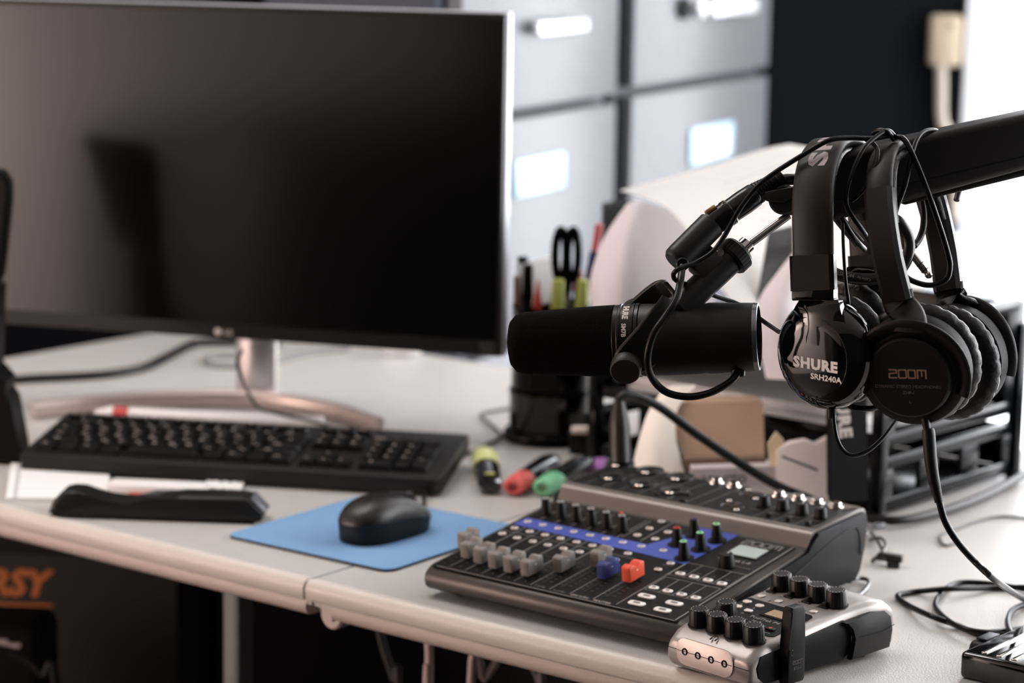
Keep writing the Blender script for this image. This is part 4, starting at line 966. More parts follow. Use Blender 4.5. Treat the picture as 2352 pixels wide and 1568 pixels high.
for (o, n, near) in ((P1, Vector((-.66, -.74, -.06)), True), (P2, Vector((.66, .72, .1)), False)):
    CF = HI @ cupframe(o, n); 
    # bracket and neck
    sx = -1 if near else 1
    q0 = sel[0] if near else sel[-1]
    bt = [q0+Vector((0, 0, .014)), q0+Vector((0, 0, -.004)), q0+Vector((0, 0, -.012))]
    b = B(); b.strip(bt, Vector((0, 1, 0)), .034, .0125, rnd=.3); br = b.obj('slider_bracket', mat('bracket_black', (26, 23, 21), .2, spec=.5), hp, 40)
    b = B(); b.lathe([(0, -.017), (.030, -.017), (.043, -.015), (.0462, -.011), (.0470, -.005), (.0455, .001), (.041, .007), (.0335, .0118), (.0325, .0112), (.030, .0120), (.026, .0128), (0, .0134)], 64, CF, sx=.88, sy=.90); cup = b.obj('ear_cup', GL, hp, 30)
    ox = Vector((sx, 0, 0)); xc = CF.to_3x3() @ Vector((1, 0, 0)); fl = 1 if xc.y > 0 else -1
    qb = q0+Vector((0, 0, -.011))
    def trow(c, hw_, drop):
        return [CF @ Vector((fl*u*hw_, c[0], c[1]-drop*u*u)) for u in (-1, -.5, 0, .5, 1)]
    top0 = [qb+Vector((0, u*.0162, 0))+ox*(.0055-.0025*u*u) for u in (-1, -.5, 0, .5, 1)]
    top1 = [qb+Vector((0, u*.0160, -.008))+ox*(.0055-.0030*u*u) for u in (-1, -.5, 0, .5, 1)]
    R5 = [top0, top1, trow((.0435, .0075), .0165, .003), trow((.034, .0115), .021, .005), trow((.022, .0135), .027, .007), trow((.010, .0138), .029, .007)]
    fine = []
    for i in range(5):
        p0, p1, p2, p3 = R5[max(i-1, 0)], R5[i], R5[i+1], R5[min(i+2, 5)]
        for k in range(5):
            u = k/5; fine.append([.5*((2*p1[j])+(p2[j]-p0[j])*u+(2*p0[j]-5*p1[j]+4*p2[j]-p3[j])*u*u+(3*p1[j]-p0[j]-3*p2[j]+p3[j])*u**3) for j in range(5)])
    fine.append(R5[-1])
    dp = (CF.to_3x3() @ Vector((0, 0, -1)))
    b = B(); outer = [[b.bm.verts.new(p) for p in row] for row in fine]; inner = [[b.bm.verts.new(p+(dp*.3-ox*.7).normalized()*.0075) for p in row] for row in fine]
    for X in (outer, inner):
        for i in range(len(X)-1):
            for j in range(4): b.bm.faces.new((X[i][j], X[i][j+1], X[i+1][j+1], X[i+1][j]))
    for j in (0, 4):
        for i in range(len(outer)-1): b.bm.faces.new((outer[i][j], outer[i+1][j], inner[i+1][j], inner[i][j]))
    for i in (0, len(outer)-1):
        for j in range(4): b.bm.faces.new((outer[i][j], outer[i][j+1], inner[i][j+1], inner[i][j]))
    b.obj('neck', GL, hp, 55)
    b = B(); b.lathe([(.0195+.011+.0112*cos(a*pi/8), -.0245+.0085*sin(a*pi/8)) for a in range(16)], 64, CF, closed=True, ripple=(3, .006)); b.lathe([(0, -.0185), (.03, -.0185)], 40, CF); b.obj('ear_pad', LEATH, hp, 60)
    if near:
        LM = CF @ T(.0015, -.006, .0134)
        b = B(); shure(b, .041, LM @ T(.001, .001, 0)); b.text('SRH240A', .0060, LM @ T(.0105, -.0080, 0), bold=.02, sx=1.15); b.obj('logo', mat('logo_white', (255, 250, 246), .4), cup)
        b = B(); b.cyl(.0035, -.004, .008, 16, CF @ T(.004, -.0415, -.006) @ RX(-pi/2) @ RY(pi), bev=.0008); b.obj('cable_sleeve', RUB, hp)
# its cord: loops under the cup, over the boom and round the microphone plug
cordp(hp, pd([(1912, 930, 1.80), (1916, 975, 1.80), (1924, 1012, 1.802), (1940, 1037, 1.804), (1962, 1046, 1.806), (1995, 1034, 1.81), (2030, 1002, 1.815), (2062, 960, 1.825)]), .0016, CORDS)
cordp(hp, pd([(1945, 925, 1.80), (1960, 935, 1.80), (1985, 938, 1.80), (2010, 936, 1.805), (2030, 925, 1.815)]), .0022, CORDS)
cordp(hp, pd([(2055, 318, 1.815), (2040, 312, 1.806), (2002, 318, 1.80), (1950, 317, 1.795), (1905, 322, 1.79), (1850, 352, 1.79), (1780, 396, 1.792), (1738, 430, 1.795), (1700, 478, 1.796), (1662, 545, 1.795), (1635, 580, 1.792), (1600, 602, 1.79), (1572, 612, 1.785), (1552, 622, 1.782), (1547, 634, 1.79), (1556, 645, 1.80), (1590, 655, 1.83), (1640, 678, 1.845), (1700, 700, 1.86), (1750, 735, 1.862), (1790, 762, 1.85)]), .0019, CORDS)
cordp(hp, pd([(2058, 318, 1.812), (2040, 300, 1.805), (2015, 312, 1.798), (1985, 340, 1.79), (1962, 385, 1.785), (1946, 430, 1.782), (1944, 470, 1.782), (1960, 500, 1.784), (1985, 535, 1.79), (2000, 560, 1.81)]), .0018, CORDS)
cordp(hp, pd([(2006, 306, 1.812), (2020, 299, 1.806), (2040, 305, 1.802), (2052, 320, 1.812)]), .002, CORDS)
cordp(hp, pd([(2000, 325, 1.802), (2015, 342, 1.792), (2014, 372, 1.786), (1998, 410, 1.784), (1978, 442, 1.786), (1956, 461, 1.79)]), .0016, CORDS)
cordp(hp, pd([(1936, 505, 1.79), (1937, 560, 1.786), (1942, 640, 1.784), (1950, 700, 1.782), (1958, 770, 1.78), (1970, 830, 1.778), (1978, 900, 1.79)]), .0013, CORDS)
cordp(hp, pd([(1934, 500, 1.79), (1950, 530, 1.792), (1968, 555, 1.80), (1985, 572, 1.82)]), .0022, CORDS)

# matte pair
P1, P2, TP = atd(2100, 850, 1.775), atd(2200, 818, 1.875), atd(2058, 326, 1.828)
mid = (P1+P2)/2; HF = frame(mid, z=TP-mid, x=P2-P1); HI = HF.inverted()
hp = thing('headphones', 'matte black headphones with a dim copper coloured logo, hanging at right', 'headphones', M=HF, group='headphones hanging on the boom arm')
d = (P2-P1).length/2; Hh = (TP-mid).length; hw = .070
band = arc_band(d+.008, hw, Hh-.003, .052, 30, 2.4)
sel = band[:]
BM = mat('matte_band', (20, 18, 17), .5, spec=.3)
b = B(); b.strip(sel, Vector((0, 1, 0)), .0205, .006, rnd=.4); b.obj('headband', BM, hp, 50)
ins = [Vector((p.x*.88, 0, p.z-.0065)) for p in sel if p.z > Hh*.62]
b = B(); b.strip(ins, Vector((0, 1, 0)), .0195, .0065, rnd=.6); b.obj('headband_pad', LEATH, hp, 60)
for (o, n, near) in ((P1, Vector((-.36, -.91, -.16)), True), (P2, Vector((.62, .77, .12)), False)):
    CF = HI @ cupframe(o, n); C3 = CF.to_3x3()
    q = [p for p in sel if p.z < Hh*.80]; q = [p for p in q if (p.x < 0) == near]
    if not near: q = q[::-1]
    q = sorted(q, key=lambda p: p.z)
    b = B(); b.strip([p for p in q]+[q[-1]+(q[-1]-q[-2])*.5], Vector((0, 1, 0)), .0218, .0125, rnd=.3); sl = b.obj('slider_housing', mat('slider_black', (18, 17, 16), .42, spec=.35), hp, 40)
    c0 = CF @ Vector((0, .041, .004)); c1 = CF @ Vector((0, .034, .0165))
    nk = [q[0]+Vector((0, 0, .006)), q[0]+Vector((0, 0, -.004)), q[0].lerp(c0, .7), c0+C3 @ Vector((0, 0, .008)), c1]
    Q = []
    for i in range(4):
        for k in range(4): Q.append(nk[i].lerp(nk[i+1], k/4))
    Q.append(nk[-1])
    for _ in range(2): Q = [Q[0]]+[(Q[i-1]+Q[i]*2+Q[i+1])/4 for i in range(1, len(Q)-1)]+[Q[-1]]
    sgn = 1 if (C3 @ Vector((1, 0, 0))).y > 0 else -1
    wdl = [Vector((0, 1, 0)).lerp(C3 @ Vector((sgn, 0, 0)), min(1, i/(len(Q)*.7))) for i in range(len(Q))]
    b = B(); b.strip(Q, wdl, [.0225+.004*abs(i/len(Q)-.5) for i in range(len(Q))], .0055, rnd=.5); b.obj('yoke_stem', BM, hp, 50)
    ar = [CF @ Vector((.0395*cos(radians(a)), .0395*sin(radians(a)), .0150-.005*abs(cos(radians(a)))**2)) for a in range(-18, 199, 8)]
    b = B(); b.strip(ar, [C3 @ Vector((cos(radians(a)), sin(radians(a)), .5)) for a in range(-18, 199, 8)], .0115, .0050, rnd=.5); b.obj('yoke', BM, hp, 50)
    b = B(); b.lathe([(0, -.010), (.037, -.010), (.0418, -.0075), (.0418, .002), (.0395, .0075), (.0335, .0115), (.0315, .0118), (.0305, .0172), (.029, .0186), (0, .0190)], 64, CF); cup = b.obj('ear_cup', mat('matte_cup', (15, 14, 14), .55, spec=.25), hp, 30)
    b = B(); b.lathe([(.0215+.012+.0122*cos(a*pi/8), -.0185+.0092*sin(a*pi/8)) for a in range(16)], 84, CF, closed=True, ripple=(4, .011)); b.lathe([(0, -.0125), (.03, -.0125)], 40, CF); b.obj('ear_pad', LEATH, hp, 60)
    if near:
        LM = CF @ T(-.001, .0035, .0191) @ RZ(radians(4))
        b = B(); zoomlogo(b, .0275, LM, 0, .17); b.obj('logo', mat('copper_print', (172, 138, 116), .4, .3), cup)
        b = B(); b.text('DYNAMIC STEREO HEADPHONES', .0034, LM @ T(.0, -.0098, 0), sx=.95); b.text('ZHP-1', .0032, LM @ T(.0005, -.0145, 0), bold=.02); b.text('L', .0034, LM @ T(.001, -.0215, 0)); b.obj('print', mat('cup_print', (92, 88, 85), .5), cup)
# matte pair cords over the boom
cordp(hp, pd([(2154, 303, 1.838), (2142, 299, 1.83), (2120, 304, 1.82), (2104, 325, 1.81), (2092, 365, 1.802), (2080, 420, 1.80), (2068, 455, 1.80), (2062, 470, 1.80), (2056, 490, 1.802), (2048, 512, 1.805)]), .002, CORDS)
cordp(hp, pd([(2050, 318, 1.815), (2062, 314, 1.808), (2078, 322, 1.803), (2095, 352, 1.80), (2120, 410, 1.80), (2145, 480, 1.80), (2165, 540, 1.802), (2178, 585, 1.804), (2182, 610, 1.806), (2176, 638, 1.808), (2155, 652, 1.81), (2125, 654, 1.81), (2090, 642, 1.81), (2072, 625, 1.815)]), .0021, CORDS)
cordp(hp, pd([(2112, 440, 1.87), (2121, 480, 1.87), (2121, 520, 1.868), (2112, 548, 1.865), (2100, 565, 1.86)]), .0026, CORD)
cordp(hp, pd([(2216, 392, 1.885), (2210, 412, 1.888), (2202, 440, 1.888), (2197, 460, 1.885)]), .0024, CORD)
# coiled thick cable with lettering behind the bands
cl = [(1897, 606, 1.842), (1915, 626, 1.842), (1950, 637, 1.842), (1990, 641, 1.842), (2030, 638, 1.842), (2068, 618, 1.842), (2086, 585, 1.842), (2086, 548, 1.842), (2066, 512, 1.842), (2048, 500, 1.842)]
b = B(); b.tube(pd(cl), .0046, 14); 
tc = thing('coiled_cable', 'thick black cable coil with grey lettering between the headphones', 'cable', atd(1990, 641, 1.842)); TCI = Matrix.Translation(-Vector(tc.location))
for v in b.bm.verts: v.co -= Vector(tc.location)
b.obj('cord', mat('cord_satin', (22, 22, 22), .3), tc)
b = B(); s0, s1 = atd(1913, 624, 1.8365)-Vector(tc.location), atd(1998, 640, 1.8365)-Vector(tc.location)
b.text('MONSTER', .0040, frame(s0.lerp(s1, .26), x=s0-s1, z=-FW), bold=.02); b.text('Cable by', .0030, frame(s0.lerp(s1, .84)+Vector((0, 0, -.0008)), x=s0-s1, z=-FW)); b.obj('lettering', GPRINT, tc)
# jack plug adaptor hanging at the coil
a0, a1 = atd(2058, 534, 1.845), atd(2138, 638, 1.842); AF = frame(a0, z=a1-a0); AL = (a1-a0).length
t = thing('jack_plug', 'chrome headphone jack plug hanging beside the right headband', 'plug', M=AF)
b = B(); b.lathe([(0, -.002), (.004, -.002), (.0042, 0), (.0042, AL*.3), (.0032, AL*.33), (.0032, AL*.36), (0, AL*.36)], 24); b.obj('sleeve', mat('warm_steel', (190, 168, 150), .25, .9), t)
b = B(); b.lathe([(0, AL*.36), (.0031, AL*.36), (.0031, AL*.68), (.0031, AL*.70), (.0031, AL*.84), (.0022, AL*.87), (.0022, AL*.89), (.0030, AL*.92), (.0026, AL*.97), (.0006, AL), (0, AL)], 24); b.obj('contact', CHROME, t)
b = B(); b.cyl(.00325, AL*.685, AL*.70, 24); b.cyl(.00325, AL*.82, AL*.835, 24); b.obj('insulating_ring', BLK, t)
# straight cable of the matte headphones to the desk and its loops
cp = [(2125, 955, 1.775), (2128, 985, 1.775), (2133, 1015, 1.776)]
pp = pd(cp)
HMI = hp.matrix_basis.inverted()
b = B(); b.tube([HMI @ q for q in pd([(2146, 1105, 1.779), (2158, 1155, 1.78), (2172, 1200, 1.782), (2200, 1245, 1.786), (2240, 1290, 1.792), (2290, 1335, 1.797)])+[at(2352, 1376, .006), at(2420, 1410, .005)]], .0026, 12); cb = b.obj('cable', CORDS, hp)
b = B(); b.tube([HMI @ atd(2122, 945, 1.775), HMI @ atd(2130, 990, 1.775)], [.0036, .0026], 14, smooth=False); b.tube([HMI @ q for q in pd([(2131, 985, 1.775), (2133, 998, 1.775), (2138, 1060, 1.777), (2146, 1110, 1.779)])], [.0042, .0048, .0046, .0042], 16); b.obj('coupling', RUB, cb)
b = B()
for k in range(9):
    f = k/8; b.cyl(.0042-.001*f, -.0008, .0008, 16, HMI @ frame(atd(2146+10*f, 1108+42*f, 1.779), z=(.2, 0, -1)))
b.obj('ribbed_sleeve', RUB, cb)
b = B(); b.tube(pz([(2420, 1362, .003), (2352, 1352, .003), (2290, 1342, .003), (2215, 1337, .003), (2180, 1347, .003), (2155, 1372, .003), (2150, 1395, .003), (2172, 1420, .006), (2205, 1440, .008), (2250, 1451, .008), (2300, 1450, .006), (2352, 1443, .004), (2420, 1436, .003)]), .0026, 12)
tag(b.obj('cable_loop', CORDS), 'inner black cable loop lying on the desk at right', 'cable')
b = B(); b.tube(pz([(2420, 1352, .004), (2352, 1348, .005), (2280, 1350, .003), (2180, 1352, .008), (2110, 1358, .003), (2070, 1364, .003), (2063, 1372, .003), (2090, 1392, .003), (2140, 1415, .008), (2200, 1436, .003), (2260, 1458, .003), (2352, 1452, .008), (2420, 1446, .006)]), .0026, 12)
tag(b.obj('cable_loop', CORDS), 'outer black cable loop reaching furthest left on the bare desk', 'cable')
b = B(); b.tube(pz([(2420, 1378, .004), (2365, 1386, .004), (2330, 1398, .004), (2316, 1420, .004), (2318, 1445, .010), (2330, 1465, .010), (2352, 1490, .008)]), .0026, 12)
tag(b.obj('cable_loop', CORDS), 'short black cable bend at the right edge above the glossy adapter', 'cable')
b = B(); b.tube(pz([(2420, 1200, .002), (2352, 1190, .002), (2300, 1186, .002), (2250, 1194, .002), (2200, 1212, .002), (2164, 1226, .002), (2160, 1240, .002), (2172, 1252, .002), (2202, 1243, .002)]), .0014, 8)
tag(b.obj('thin_wire', mat('wire_dark', (48, 46, 44), .4)), 'thin dark wire with a small hook on the desk behind the loops', 'wire')
b = B(); b.tube([at(1905, 1372, .003), at(1960, 1372, .003), at(1982, 1360, .003), at(1995, 1342, .003), at(1992, 1331, .004), at(1972, 1328, .004), at(1950, 1335, .006)], .0019, 10)
tag(b.obj('power_wire', mat('satin_grey_cord', (70, 68, 68), .25)), 'thin grey wire bending out between mixer and silver recorder', 'wire')
# glossy adapter with cable boot, bottom right corner
q = at(2330, 1560); dirx = (at(2352, 1490)-at(2180, 1568)).normalized()
t = thing('power_adapter', 'glossy black adapter cut off at the bottom right corner', 'adapter', M=frame(at(2222, 1556, 0), x=dirx, z=(0, 0, 1)))
b = B(); b.box((.055, -.025, .011), (.12, .06, .022), .004, seg=3); b.obj('shell', mat('adapter_gloss', (10, 10, 11), .08, coat=.5), t)
b = B()
for k in range(3): b.box((.045+.0*k, -.012-.013*k, .0224), (.085, .005, .0012), .0005)
b.obj('chrome_strip', CHROME, t)
b = B(); b.box((.052, .012, .010), (.034, .022, .016), .004, seg=3, taper=(.8, .8)); b.box((.052, .0115, .0195), (.022, .010, .002), .0008); b.obj('cable_boot', RUB, t)
# small bundle of plugs behind the mixer
t = thing('plug_bundle', 'small tangle of dark plugs and wires on the desk behind the mixer', 'plugs', at(2035, 1275)); O = Vector(t.location)
b = B(); b.box((0, 0, 0), (.024, .009, .007), .0015, M=Matrix.Translation(at(2045, 1280, .008)-O) @ RZ(-.4)); b.box((0, 0, 0), (.012, .008, .006), .0015, M=Matrix.Translation(at(2052, 1296, .003)-O) @ RZ(-.2)); b.obj('plug', mat('plug_brown', (24, 21, 18), .35), t)
b = B(); b.tube([q-O for q in pz([(1998, 1240, .003), (2022, 1235, .008), (2034, 1250, .008), (2026, 1268, .006), (2005, 1284, .003)])], .0016, 8); b.tube([q-O for q in pz([(2000, 1222, .003), (2018, 1245, .004), (2030, 1272, .006), (2042, 1278, .008)])], .0016, 8); b.tube([q-O for q in pz([(2002, 1290, .002), (2015, 1280, .006), (2032, 1284, .008)])], .0018, 8); b.obj('wire', mat('wire_dark', (0, 0, 0)), t)
b = B(); b.box((0, 0, 0), (.012, .006, .005), .001, M=Matrix.Translation(at(2018, 1206, .004)-O) @ RZ(.4)); b.obj('clip', mat('clip_clear', (150, 152, 156), .2, .3), t)

# ------------------------------------------------------------------ letter tray with papers
tx = Vector((cos(radians(-41)), sin(radians(-41)), 0)); ty = Vector((-tx.y, tx.x, 0)); FR = at(2012, 1196)
TW, TD = .365, .275
TF = frame(FR-tx*TW, x=tx, z=(0, 0, 1))
TRY = mat('tray_black', (4, 5, 7), .18, spec=.16)
t = thing('letter_tray', 'glossy black three tier letter tray behind the headphones', 'letter tray', M=TF)
for k, z in enumerate((.008, .074, .140)):
    b = B(); b.box((TW/2, TD/2, z), (TW-.01, TD-.01, .004), .001); b.box((TW/2, .004, z+.006), (TW-.02, .006, .012), .002); b.box((TW/2, TD-.004, z+.025), (TW-.02, .005, .046), .002)
    tr = b.obj('tier', TRY, t)
    for x in (.004, TW-.004):
        b = B(); b.box((x, TD/2, z+.004), (.007, TD-.016, .015), .002); b.box((x, TD/2, z+.047), (.0075, TD-.016, .014), .002)
        for f in (.02, .345, .66, .98): b.box((x, .008+f*(TD-.016), z+.026), (.0065, .034, .05), .002)
        b.obj('side_rail', TRY, tr)
for x in (.002, TW-.002):
    for y in (.004, TD-.004):
        b = B(); b.box((x, y, .084), (.014, .014, .166), .003); b.cyl(.008, -.0, .006, 12, T(x, y, 0)); b.obj('post', TRY, t)
# sheets lying in the tiers
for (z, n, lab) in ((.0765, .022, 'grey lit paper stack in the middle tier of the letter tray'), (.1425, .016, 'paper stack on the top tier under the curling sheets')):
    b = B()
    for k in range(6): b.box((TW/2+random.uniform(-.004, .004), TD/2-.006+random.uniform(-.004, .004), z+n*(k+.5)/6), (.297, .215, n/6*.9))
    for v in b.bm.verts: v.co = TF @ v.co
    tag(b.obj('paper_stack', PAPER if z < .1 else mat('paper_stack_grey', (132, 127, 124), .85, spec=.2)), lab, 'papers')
def thinpaper(name, col, tr):
    m = mat(name, col, .9, spec=.1); nt = m.node_tree; o = nt.nodes['Material Output']; p = nt.nodes['Principled BSDF']
    tl = nt.nodes.new('ShaderNodeBsdfTranslucent'); tl.inputs[0].default_value = rgb(*col); mx_ = nt.nodes.new('ShaderNodeMixShader'); mx_.inputs[0].default_value = tr
    nt.links.new(p.outputs[0], mx_.inputs[1]); nt.links.new(tl.outputs[0], mx_.inputs[2]); nt.links.new(mx_.outputs[0], o.inputs[0]); return m
THIN = thinpaper('thin_white_paper', (250, 249, 247), .68); SHADELILAC = thinpaper('paper_shade_lilac', (224, 216, 220), .2)  # the lilac tone puts the shade inside the roll into the paper colour
TAPE.data.materials[0] = THIN
def sheet(name, rows, label, m=THIN, cat='paper', sub=4, printed=None, th=.0005):
    """smooth sheet through rows of points"""
    def cr(P, s):
        out = []; n = len(P)
        for i in range(n-1):
            p0, p1, p2, p3 = P[max(i-1, 0)], P[i], P[i+1], P[min(i+2, n-1)]
            for k in range(s):
                u = k/s; out.append(.5*((2*p1)+(p2-p0)*u+(2*p0-5*p1+4*p2-p3)*u*u+(3*p1-p0-3*p2+p3)*u**3))
        out.append(P[-1]); return out
    R = [cr(r, sub) for r in rows]; C = [cr([r[i] for r in R], sub) for i in range(len(R[0]))]
    G = [[C[i][j] for i in range(len(C))] for j in range(len(C[0]))]
    b = B(); b.grid(G, th)
    if printed:
        nr = len(G)
        for j in range(printed[0], printed[1]):
            if j % 2: continue
            r0, r1 = G[j], G[j+1]; n = len(r0); a, z2 = int(n*printed[2]), int(n*printed[3])
            up = []; lo = []
            for i in range(a, z2):
                nn = (r0[i+1]-r0[i]).cross(r1[i]-r0[i]).normalized()
                if nn.dot(CAM-r0[i]) < 0: nn = -nn
                up.append(r0[i].lerp(r1[i], .3)+nn*.001); lo.append(r0[i].lerp(r1[i], .55)+nn*.001)
            b.grid([up, lo], mi=1)
    return tag(b.obj(name, [m, mat('faint_type', (206, 205, 206), .9)], smooth=70), label, cat)
# big sheet that curls over toward the viewer
prof = [(1424, 438, 2.66), (1478, 452, 2.60), (1530, 476, 2.55), (1572, 520, 2.50), (1604, 575, 2.47), (1640, 640, 2.45), (1690, 705, 2.44), (1740, 775, 2.44)]
G = atd(1812, 332, 2.86)-atd(1424, 438, 2.66); G2 = G*.55
rows = [[atd(*q), atd(*q)+G*.5, atd(*q)+G*1.0, atd(*q)+G*1.05+Vector((.02, .0, -.025))] for q in prof]
sheet('curled_sheet', rows, 'large white printed sheet curling forward from the top of the letter tray', printed=(5, 24, .25, .62))
# back part of the roll, seen from inside
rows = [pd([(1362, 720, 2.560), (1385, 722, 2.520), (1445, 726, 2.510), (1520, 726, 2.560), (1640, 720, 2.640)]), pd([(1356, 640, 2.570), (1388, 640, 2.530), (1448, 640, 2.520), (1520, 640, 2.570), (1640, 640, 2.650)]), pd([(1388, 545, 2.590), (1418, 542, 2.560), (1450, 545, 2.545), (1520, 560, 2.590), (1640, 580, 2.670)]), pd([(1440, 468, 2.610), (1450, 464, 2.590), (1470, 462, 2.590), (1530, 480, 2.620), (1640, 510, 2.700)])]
sheet('rolled_sheet', rows, 'shaded pale sheet bulging to the left under the curling page', SHADELILAC)
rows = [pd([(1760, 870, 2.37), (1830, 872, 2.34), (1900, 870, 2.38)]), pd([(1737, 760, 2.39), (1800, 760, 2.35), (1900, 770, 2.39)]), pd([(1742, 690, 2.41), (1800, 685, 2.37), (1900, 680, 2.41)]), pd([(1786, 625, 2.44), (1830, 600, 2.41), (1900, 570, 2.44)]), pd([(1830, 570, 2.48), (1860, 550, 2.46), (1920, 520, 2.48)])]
sheet('bent_sheet', rows, 'pale bent sheet rising behind the glossy headphones', SHADELILAC)
rows = [pd([(1810, 332, 2.9), (1960, 386, 2.92), (2150, 440, 2.95)]), pd([(1812, 480, 2.88), (1965, 500, 2.9), (2150, 530, 2.93)]), pd([(1815, 650, 2.86), (1965, 660, 2.88), (2150, 670, 2.91)]), pd([(1815, 945, 2.84), (1965, 945, 2.84), (2150, 950, 2.85)])]
sheet('upright_sheet', rows, 'white sheet standing behind the two headbands')
def slabd(name, pts, th, m, label, cat, extra=None):
    P = pd(pts); b = B(); slab(b, P, Vector((0, th, 0)))
    if extra: extra(b, P)
    return tag(b.obj(name, m), label, cat)
slabd('folder', [(1766, 534, 2.47), (1822, 520, 2.48), (1826, 720, 2.47), (1738, 700, 2.46)], .008, mat('folder_dark', (58, 57, 58), .6), 'dark grey folder standing behind the curling page', 'folder')
slabd('binder', [(1386, 478, 2.82), (1446, 468, 2.84), (1446, 760, 2.80), (1380, 760, 2.78)], .05, BLKM, 'black binder standing behind the pale rolled sheet', 'binder')
CLEARF = mat('clear_folder', (176, 182, 194), .3, alpha=.75)
slabd('file_pocket', [(2120, 560, 2.66), (2266, 506, 2.76), (2288, 660, 2.74), (2302, 930, 2.72), (2140, 940, 2.62)], .004, CLEARF, 'clear plastic file pocket standing in the tray behind the right ear cup', 'folder')
KRAFT = mat('kraft_card', (168, 138, 114), .7, bump=(300, .15, .0006)); KRAFTD = mat('kraft_edge', (120, 96, 78), .7)
DK = 2.40
P = pd([(1556, 934, DK+.03), (1568, 926, DK+.03), (1744, 921, DK+.03), (1753, 928, DK+.03), (1757, 1056, DK), (1574, 1060, DK), (1553, 1000, DK+.01)])
b = B(); slab(b, P, Vector((0, .03, 0))); slab(b, pd([(1573, 1054, DK-.012), (1758, 1050, DK-.012), (1758, 1074, DK-.012), (1576, 1080, DK-.012)]), Vector((0, .05, 0)), 1); tag(b.obj('cardboard_box', [KRAFT, KRAFTD]), 'brown cardboard box standing in front of the letter tray', 'box')
rows = [pd([(1520, 900, DK+.035), (1545, 886, DK+.035), (1600, 884, DK+.04)]), pd([(1490, 945, DK+.02), (1520, 940, DK+.015), (1556, 940, DK+.02)]), pd([(1468, 1010, DK), (1508, 1012, DK-.01), (1553, 1012, DK)]), pd([(1452, 1074, DK-.01), (1510, 1084, DK-.025), (1574, 1092, DK-.01)])]
sheet('bent_card', rows, 'cream white bent card leaning left of the brown cardboard box', mat('paper_warm', (244, 234, 222), .8))
def ct(b, P):
    M2 = frame(P[0].lerp(P[2], .35)+Vector((0, -.0006, 0)), x=P[1]-P[0], z=-FW); b.text('AD  CTO', .011, M2, mi=1, bold=.02)
slabd('paper_box', [(1588, 1076, 2.37), (1800, 1070, 2.37), (1800, 1150, 2.37), (1588, 1130, 2.37)], .03, [mat('paper_grey', (196, 186, 186), .8), mat('type_dark', (70, 66, 70), .7)], 'pale grey printed box low behind the mixer, under the brown cardboard box', 'box', ct)
def cl(b, P):
    a, c = atd(1796, 1048, 2.357), atd(1896, 1086, 2.357); b.box((0, 0, 0), ((c-a).length, .0022, .0006), M=frame((a+c)/2, x=c-a, z=-FW), mi=1)
slabd('folded_card', [(1786, 1034, 2.37), (1815, 1018, 2.37), (1850, 1012, 2.365), (1872, 1021, 2.36), (1908, 1002, 2.36), (1918, 1044, 2.355), (1900, 1160, 2.35), (1784, 1140, 2.36)], .012, [mat('paper_rose', (232, 220, 216), .8), mat('type_dark', (0, 0, 0))], 'white notched card with a dark line standing right of the brown box', 'card', cl)
slabd('paper_flag', [(1764, 1020, 2.375), (1783, 992, 2.375), (1800, 1010, 2.375), (1794, 1072, 2.372), (1770, 1082, 2.372)], .004, mat('flag_cream', (238, 214, 178), .8), 'cream paper flag beside the brown cardboard box', 'paper')
def ul(b, P):
    M2 = frame(atd(1937, 962, 2.303), x=-UP+RT*.12, z=-FW); n0 = len(b.bm.verts); shure(b, .062, M2 @ T(-.012, 0, 0), 1)
slabd('product_box', [(1906, 880, 2.31), (1990, 868, 2.33), (1994, 1150, 2.33), (1908, 1150, 2.30)], .03, [mat('box_black', (7, 7, 8), .6, spec=.03), WHITE], 'black carton with white lettering in front of the letter tray', 'box', ul)

# ------------------------------------------------------------------ cables and small things behind the monitor
b = B(); b.tube(pz([(-80, 880, .006), (0, 874, .006), (80, 868, .006), (150, 865, .006), (250, 858, .006), (330, 843, .006), (390, 815, .006), (440, 790, .006), (480, 785, .006), (560, 785, .006), (640, 790, .006)]), .0052, 12)
tag(b.obj('power_cable', CORD), 'thick black cable curving over the desk behind the monitor stand', 'cable')
b = B(); b.tube(pz([(800, 800, .003), (700, 812, .003), (600, 838, .003), (500, 840, .003), (474, 832, .003), (478, 821, .003), (520, 817, .003), (600, 816, .003)]), .0045, 10)
tag(b.obj('data_cable', mat('grey_cord3', (128, 126, 126), .5)), 'grey cable loop on the desk behind the monitor neck', 'cable')
q = at(912, 816); b = B(); b.box((q.x, q.y, .012), (.035, .022, .024), .006); b.box((q.x+.022, q.y-.01, .008), (.02, .012, .012), .003); tag(b.obj('plug_adapter', mat('white_plastic', (0, 0, 0))), 'white plug adapter lying on the desk behind the monitor', 'plug')

# ------------------------------------------------------------------ under the desk
BAG = mat('bag_dark', (44, 39, 36), .8); 
p0 = atd(-60, 1272, 2.95); t = thing('carton', 'dark carton with orange lettering under the desk at lower left', 'box', (p0.x-.02, p0.y+.14, FLZ), radians(-4))
hz = p0.z-FLZ
b = B(); b.box((.06, 0, hz/2), (.44, .26, hz), .006); b.obj('body', BAG, t)
b = B(); tp = atd(12, 1346, 2.95)
OR = mat('orange_print', (196, 112, 52), .6)
b.text('OURSY', .045, T(tp.x-p0.x+.005, -.1305, tp.z-FLZ) @ RX(pi/2) @ T(0, 0, 0), bold=.04, shear=.25); b.box((tp.x-p0.x+.0, -.1305, tp.z-FLZ-.026), (.17, .001, .003)); b.obj('lettering', OR, t)
p1 = atd(20, 1440, 2.72); t = thing('equipment_case', 'black rounded case with small pale marks under the desk at the left edge', 'case', (p1.x-.06, p1.y+.05, FLZ))
hz = p1.z-FLZ
b = B(); b.box((0, 0, hz/2), (.2, .10, hz), .02, seg=4); b.obj('body', BLKM, t)
b = B()
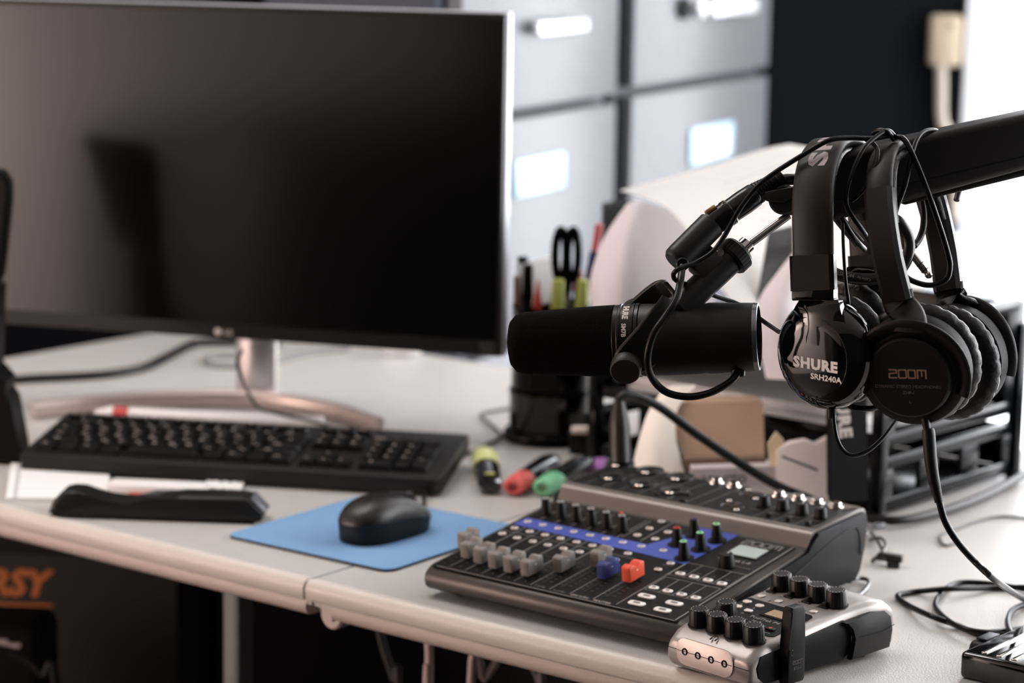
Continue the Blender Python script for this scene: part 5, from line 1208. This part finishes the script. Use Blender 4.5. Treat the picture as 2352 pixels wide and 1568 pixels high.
for x, y, w, h2 in ((8, 1478, 16, 18), (30, 1484, 30, 10), (-20, 1474, 40, 10)):
    q = atd(x, y, 2.72)-p1; b.box((q.x+.06, -.0505, q.z+hz), (w*.00049, .001, h2*.00049))
b.obj('mark', mat('pale_mark', (190, 176, 172), .6), t)
def drop(name, l, r, m, label):
    P = pd(l); P.append(Vector((P[-1].x, P[-1].y+.02, FLZ+.01))); tag(B().tube(P, r, 10).obj(name, m), label, 'cable')
PALEC = mat('pale_cord', (196, 174, 168), .5)
drop('hanging_cable', [(983, 1450, 2.3), (986, 1500, 2.3), (985, 1570, 2.3), (980, 1640, 2.3)], .0042, PALEC, 'pale cable hanging straight below the desk')
drop('hanging_cable', [(1160, 1480, 2.28), (1140, 1520, 2.28), (1112, 1560, 2.28), (1080, 1600, 2.28)], .004, PALEC, 'pale cable slanting down to the left below the desk')
drop('hanging_cable', [(1200, 1510, 2.26), (1228, 1540, 2.26), (1240, 1575, 2.26), (1244, 1640, 2.26)], .0036, mat('dim_cord', (96, 90, 88), .5), 'dim grey cable hanging below the desk beside the slanting pale one')
drop('hanging_cable', [(870, 1440, 2.4), (885, 1500, 2.4), (905, 1560, 2.4), (915, 1640, 2.4)], .004, mat('dark_cord', (44, 43, 43), .6), 'dark cable hanging below the desk near the bracket')
drop('floor_cable', [(-40, 1490, 2.66), (10, 1492, 2.66), (60, 1512, 2.66), (100, 1550, 2.66), (130, 1600, 2.66)], .005, CORD, 'black cable arching before the black case under the desk')

# low dark sideboard that the monitor mirrors
t = thing('sideboard', 'dark sideboard at the left wall, mirrored as a black shape in the monitor', 'cabinet', (-1.93, .04, FLZ))
SB = mat('sideboard_black', (13, 13, 14), .6)
b = B(); b.box((0, 0, .43), (.5, 1.6, .86), .02); b.obj('body', SB, t)
for y in (-.31, .31):
    b = B(); b.box((.255, y*1.27, .43), (.02, .76, .8), .006); d = b.obj('door', SB, t)
    b = B(); b.box((.275, y*1.27-math.copysign(.27, y), .55), (.015, .015, .2), .004); b.obj('handle', BLK, d)

# ------------------------------------------------------------------ lights, camera
def area(name, loc, tgt, sx, sy, power, col):
    l = bpy.data.lights.new(name, 'AREA'); l.shape = 'RECTANGLE'; l.size = sx; l.size_y = sy; l.energy = power; l.color = col
    o = bpy.data.objects.new(name, l); COL.objects.link(o); o.location = loc
    o.rotation_euler = (Vector(tgt)-Vector(loc)).to_track_quat('-Z', 'Y').to_euler(); return o
area('wall_fill_light', (-1.72, 1.85, .42), (-2.2, 1.45, -.4), .5, .2, 50, (1, .92, .88))  # unseen light added for the warm left wall and its reflection in the monitor
area('ceiling_lamp', (-.9, 2.6, CEZ-.03), (-.9, 2.6, -1), 1.4, .6, 14, (1, .95, .915))
w = bpy.data.worlds.new('World'); SC.world = w; w.use_nodes = True
w.node_tree.nodes['Background'].inputs[0].default_value = (.8, .87, 1, 1); w.node_tree.nodes['Background'].inputs[1].default_value = .3

cd = bpy.data.cameras.new('camera'); cam = bpy.data.objects.new('camera', cd); COL.objects.link(cam)
cd.sensor_width = 36; cd.lens = 36*F/W; cd.clip_start = .05
cm = Matrix((RT, UP, -FW)).transposed().to_4x4(); cm.translation = CAM; cam.matrix_world = cm
cd.dof.use_dof = True; cd.dof.focus_distance = 1.84; cd.dof.aperture_fstop = 5.0
SC.camera = cam
for o in list(SC.objects):
    if o.parent is None: o.matrix_world = Matrix.Translation((0, 0, TOP)) @ o.matrix_basis
SC.view_settings.view_transform = 'Standard'; SC.view_settings.look = 'None'; SC.view_settings.exposure = .8; SC.view_settings.gamma = 1; SC.view_settings.use_curve_mapping = False
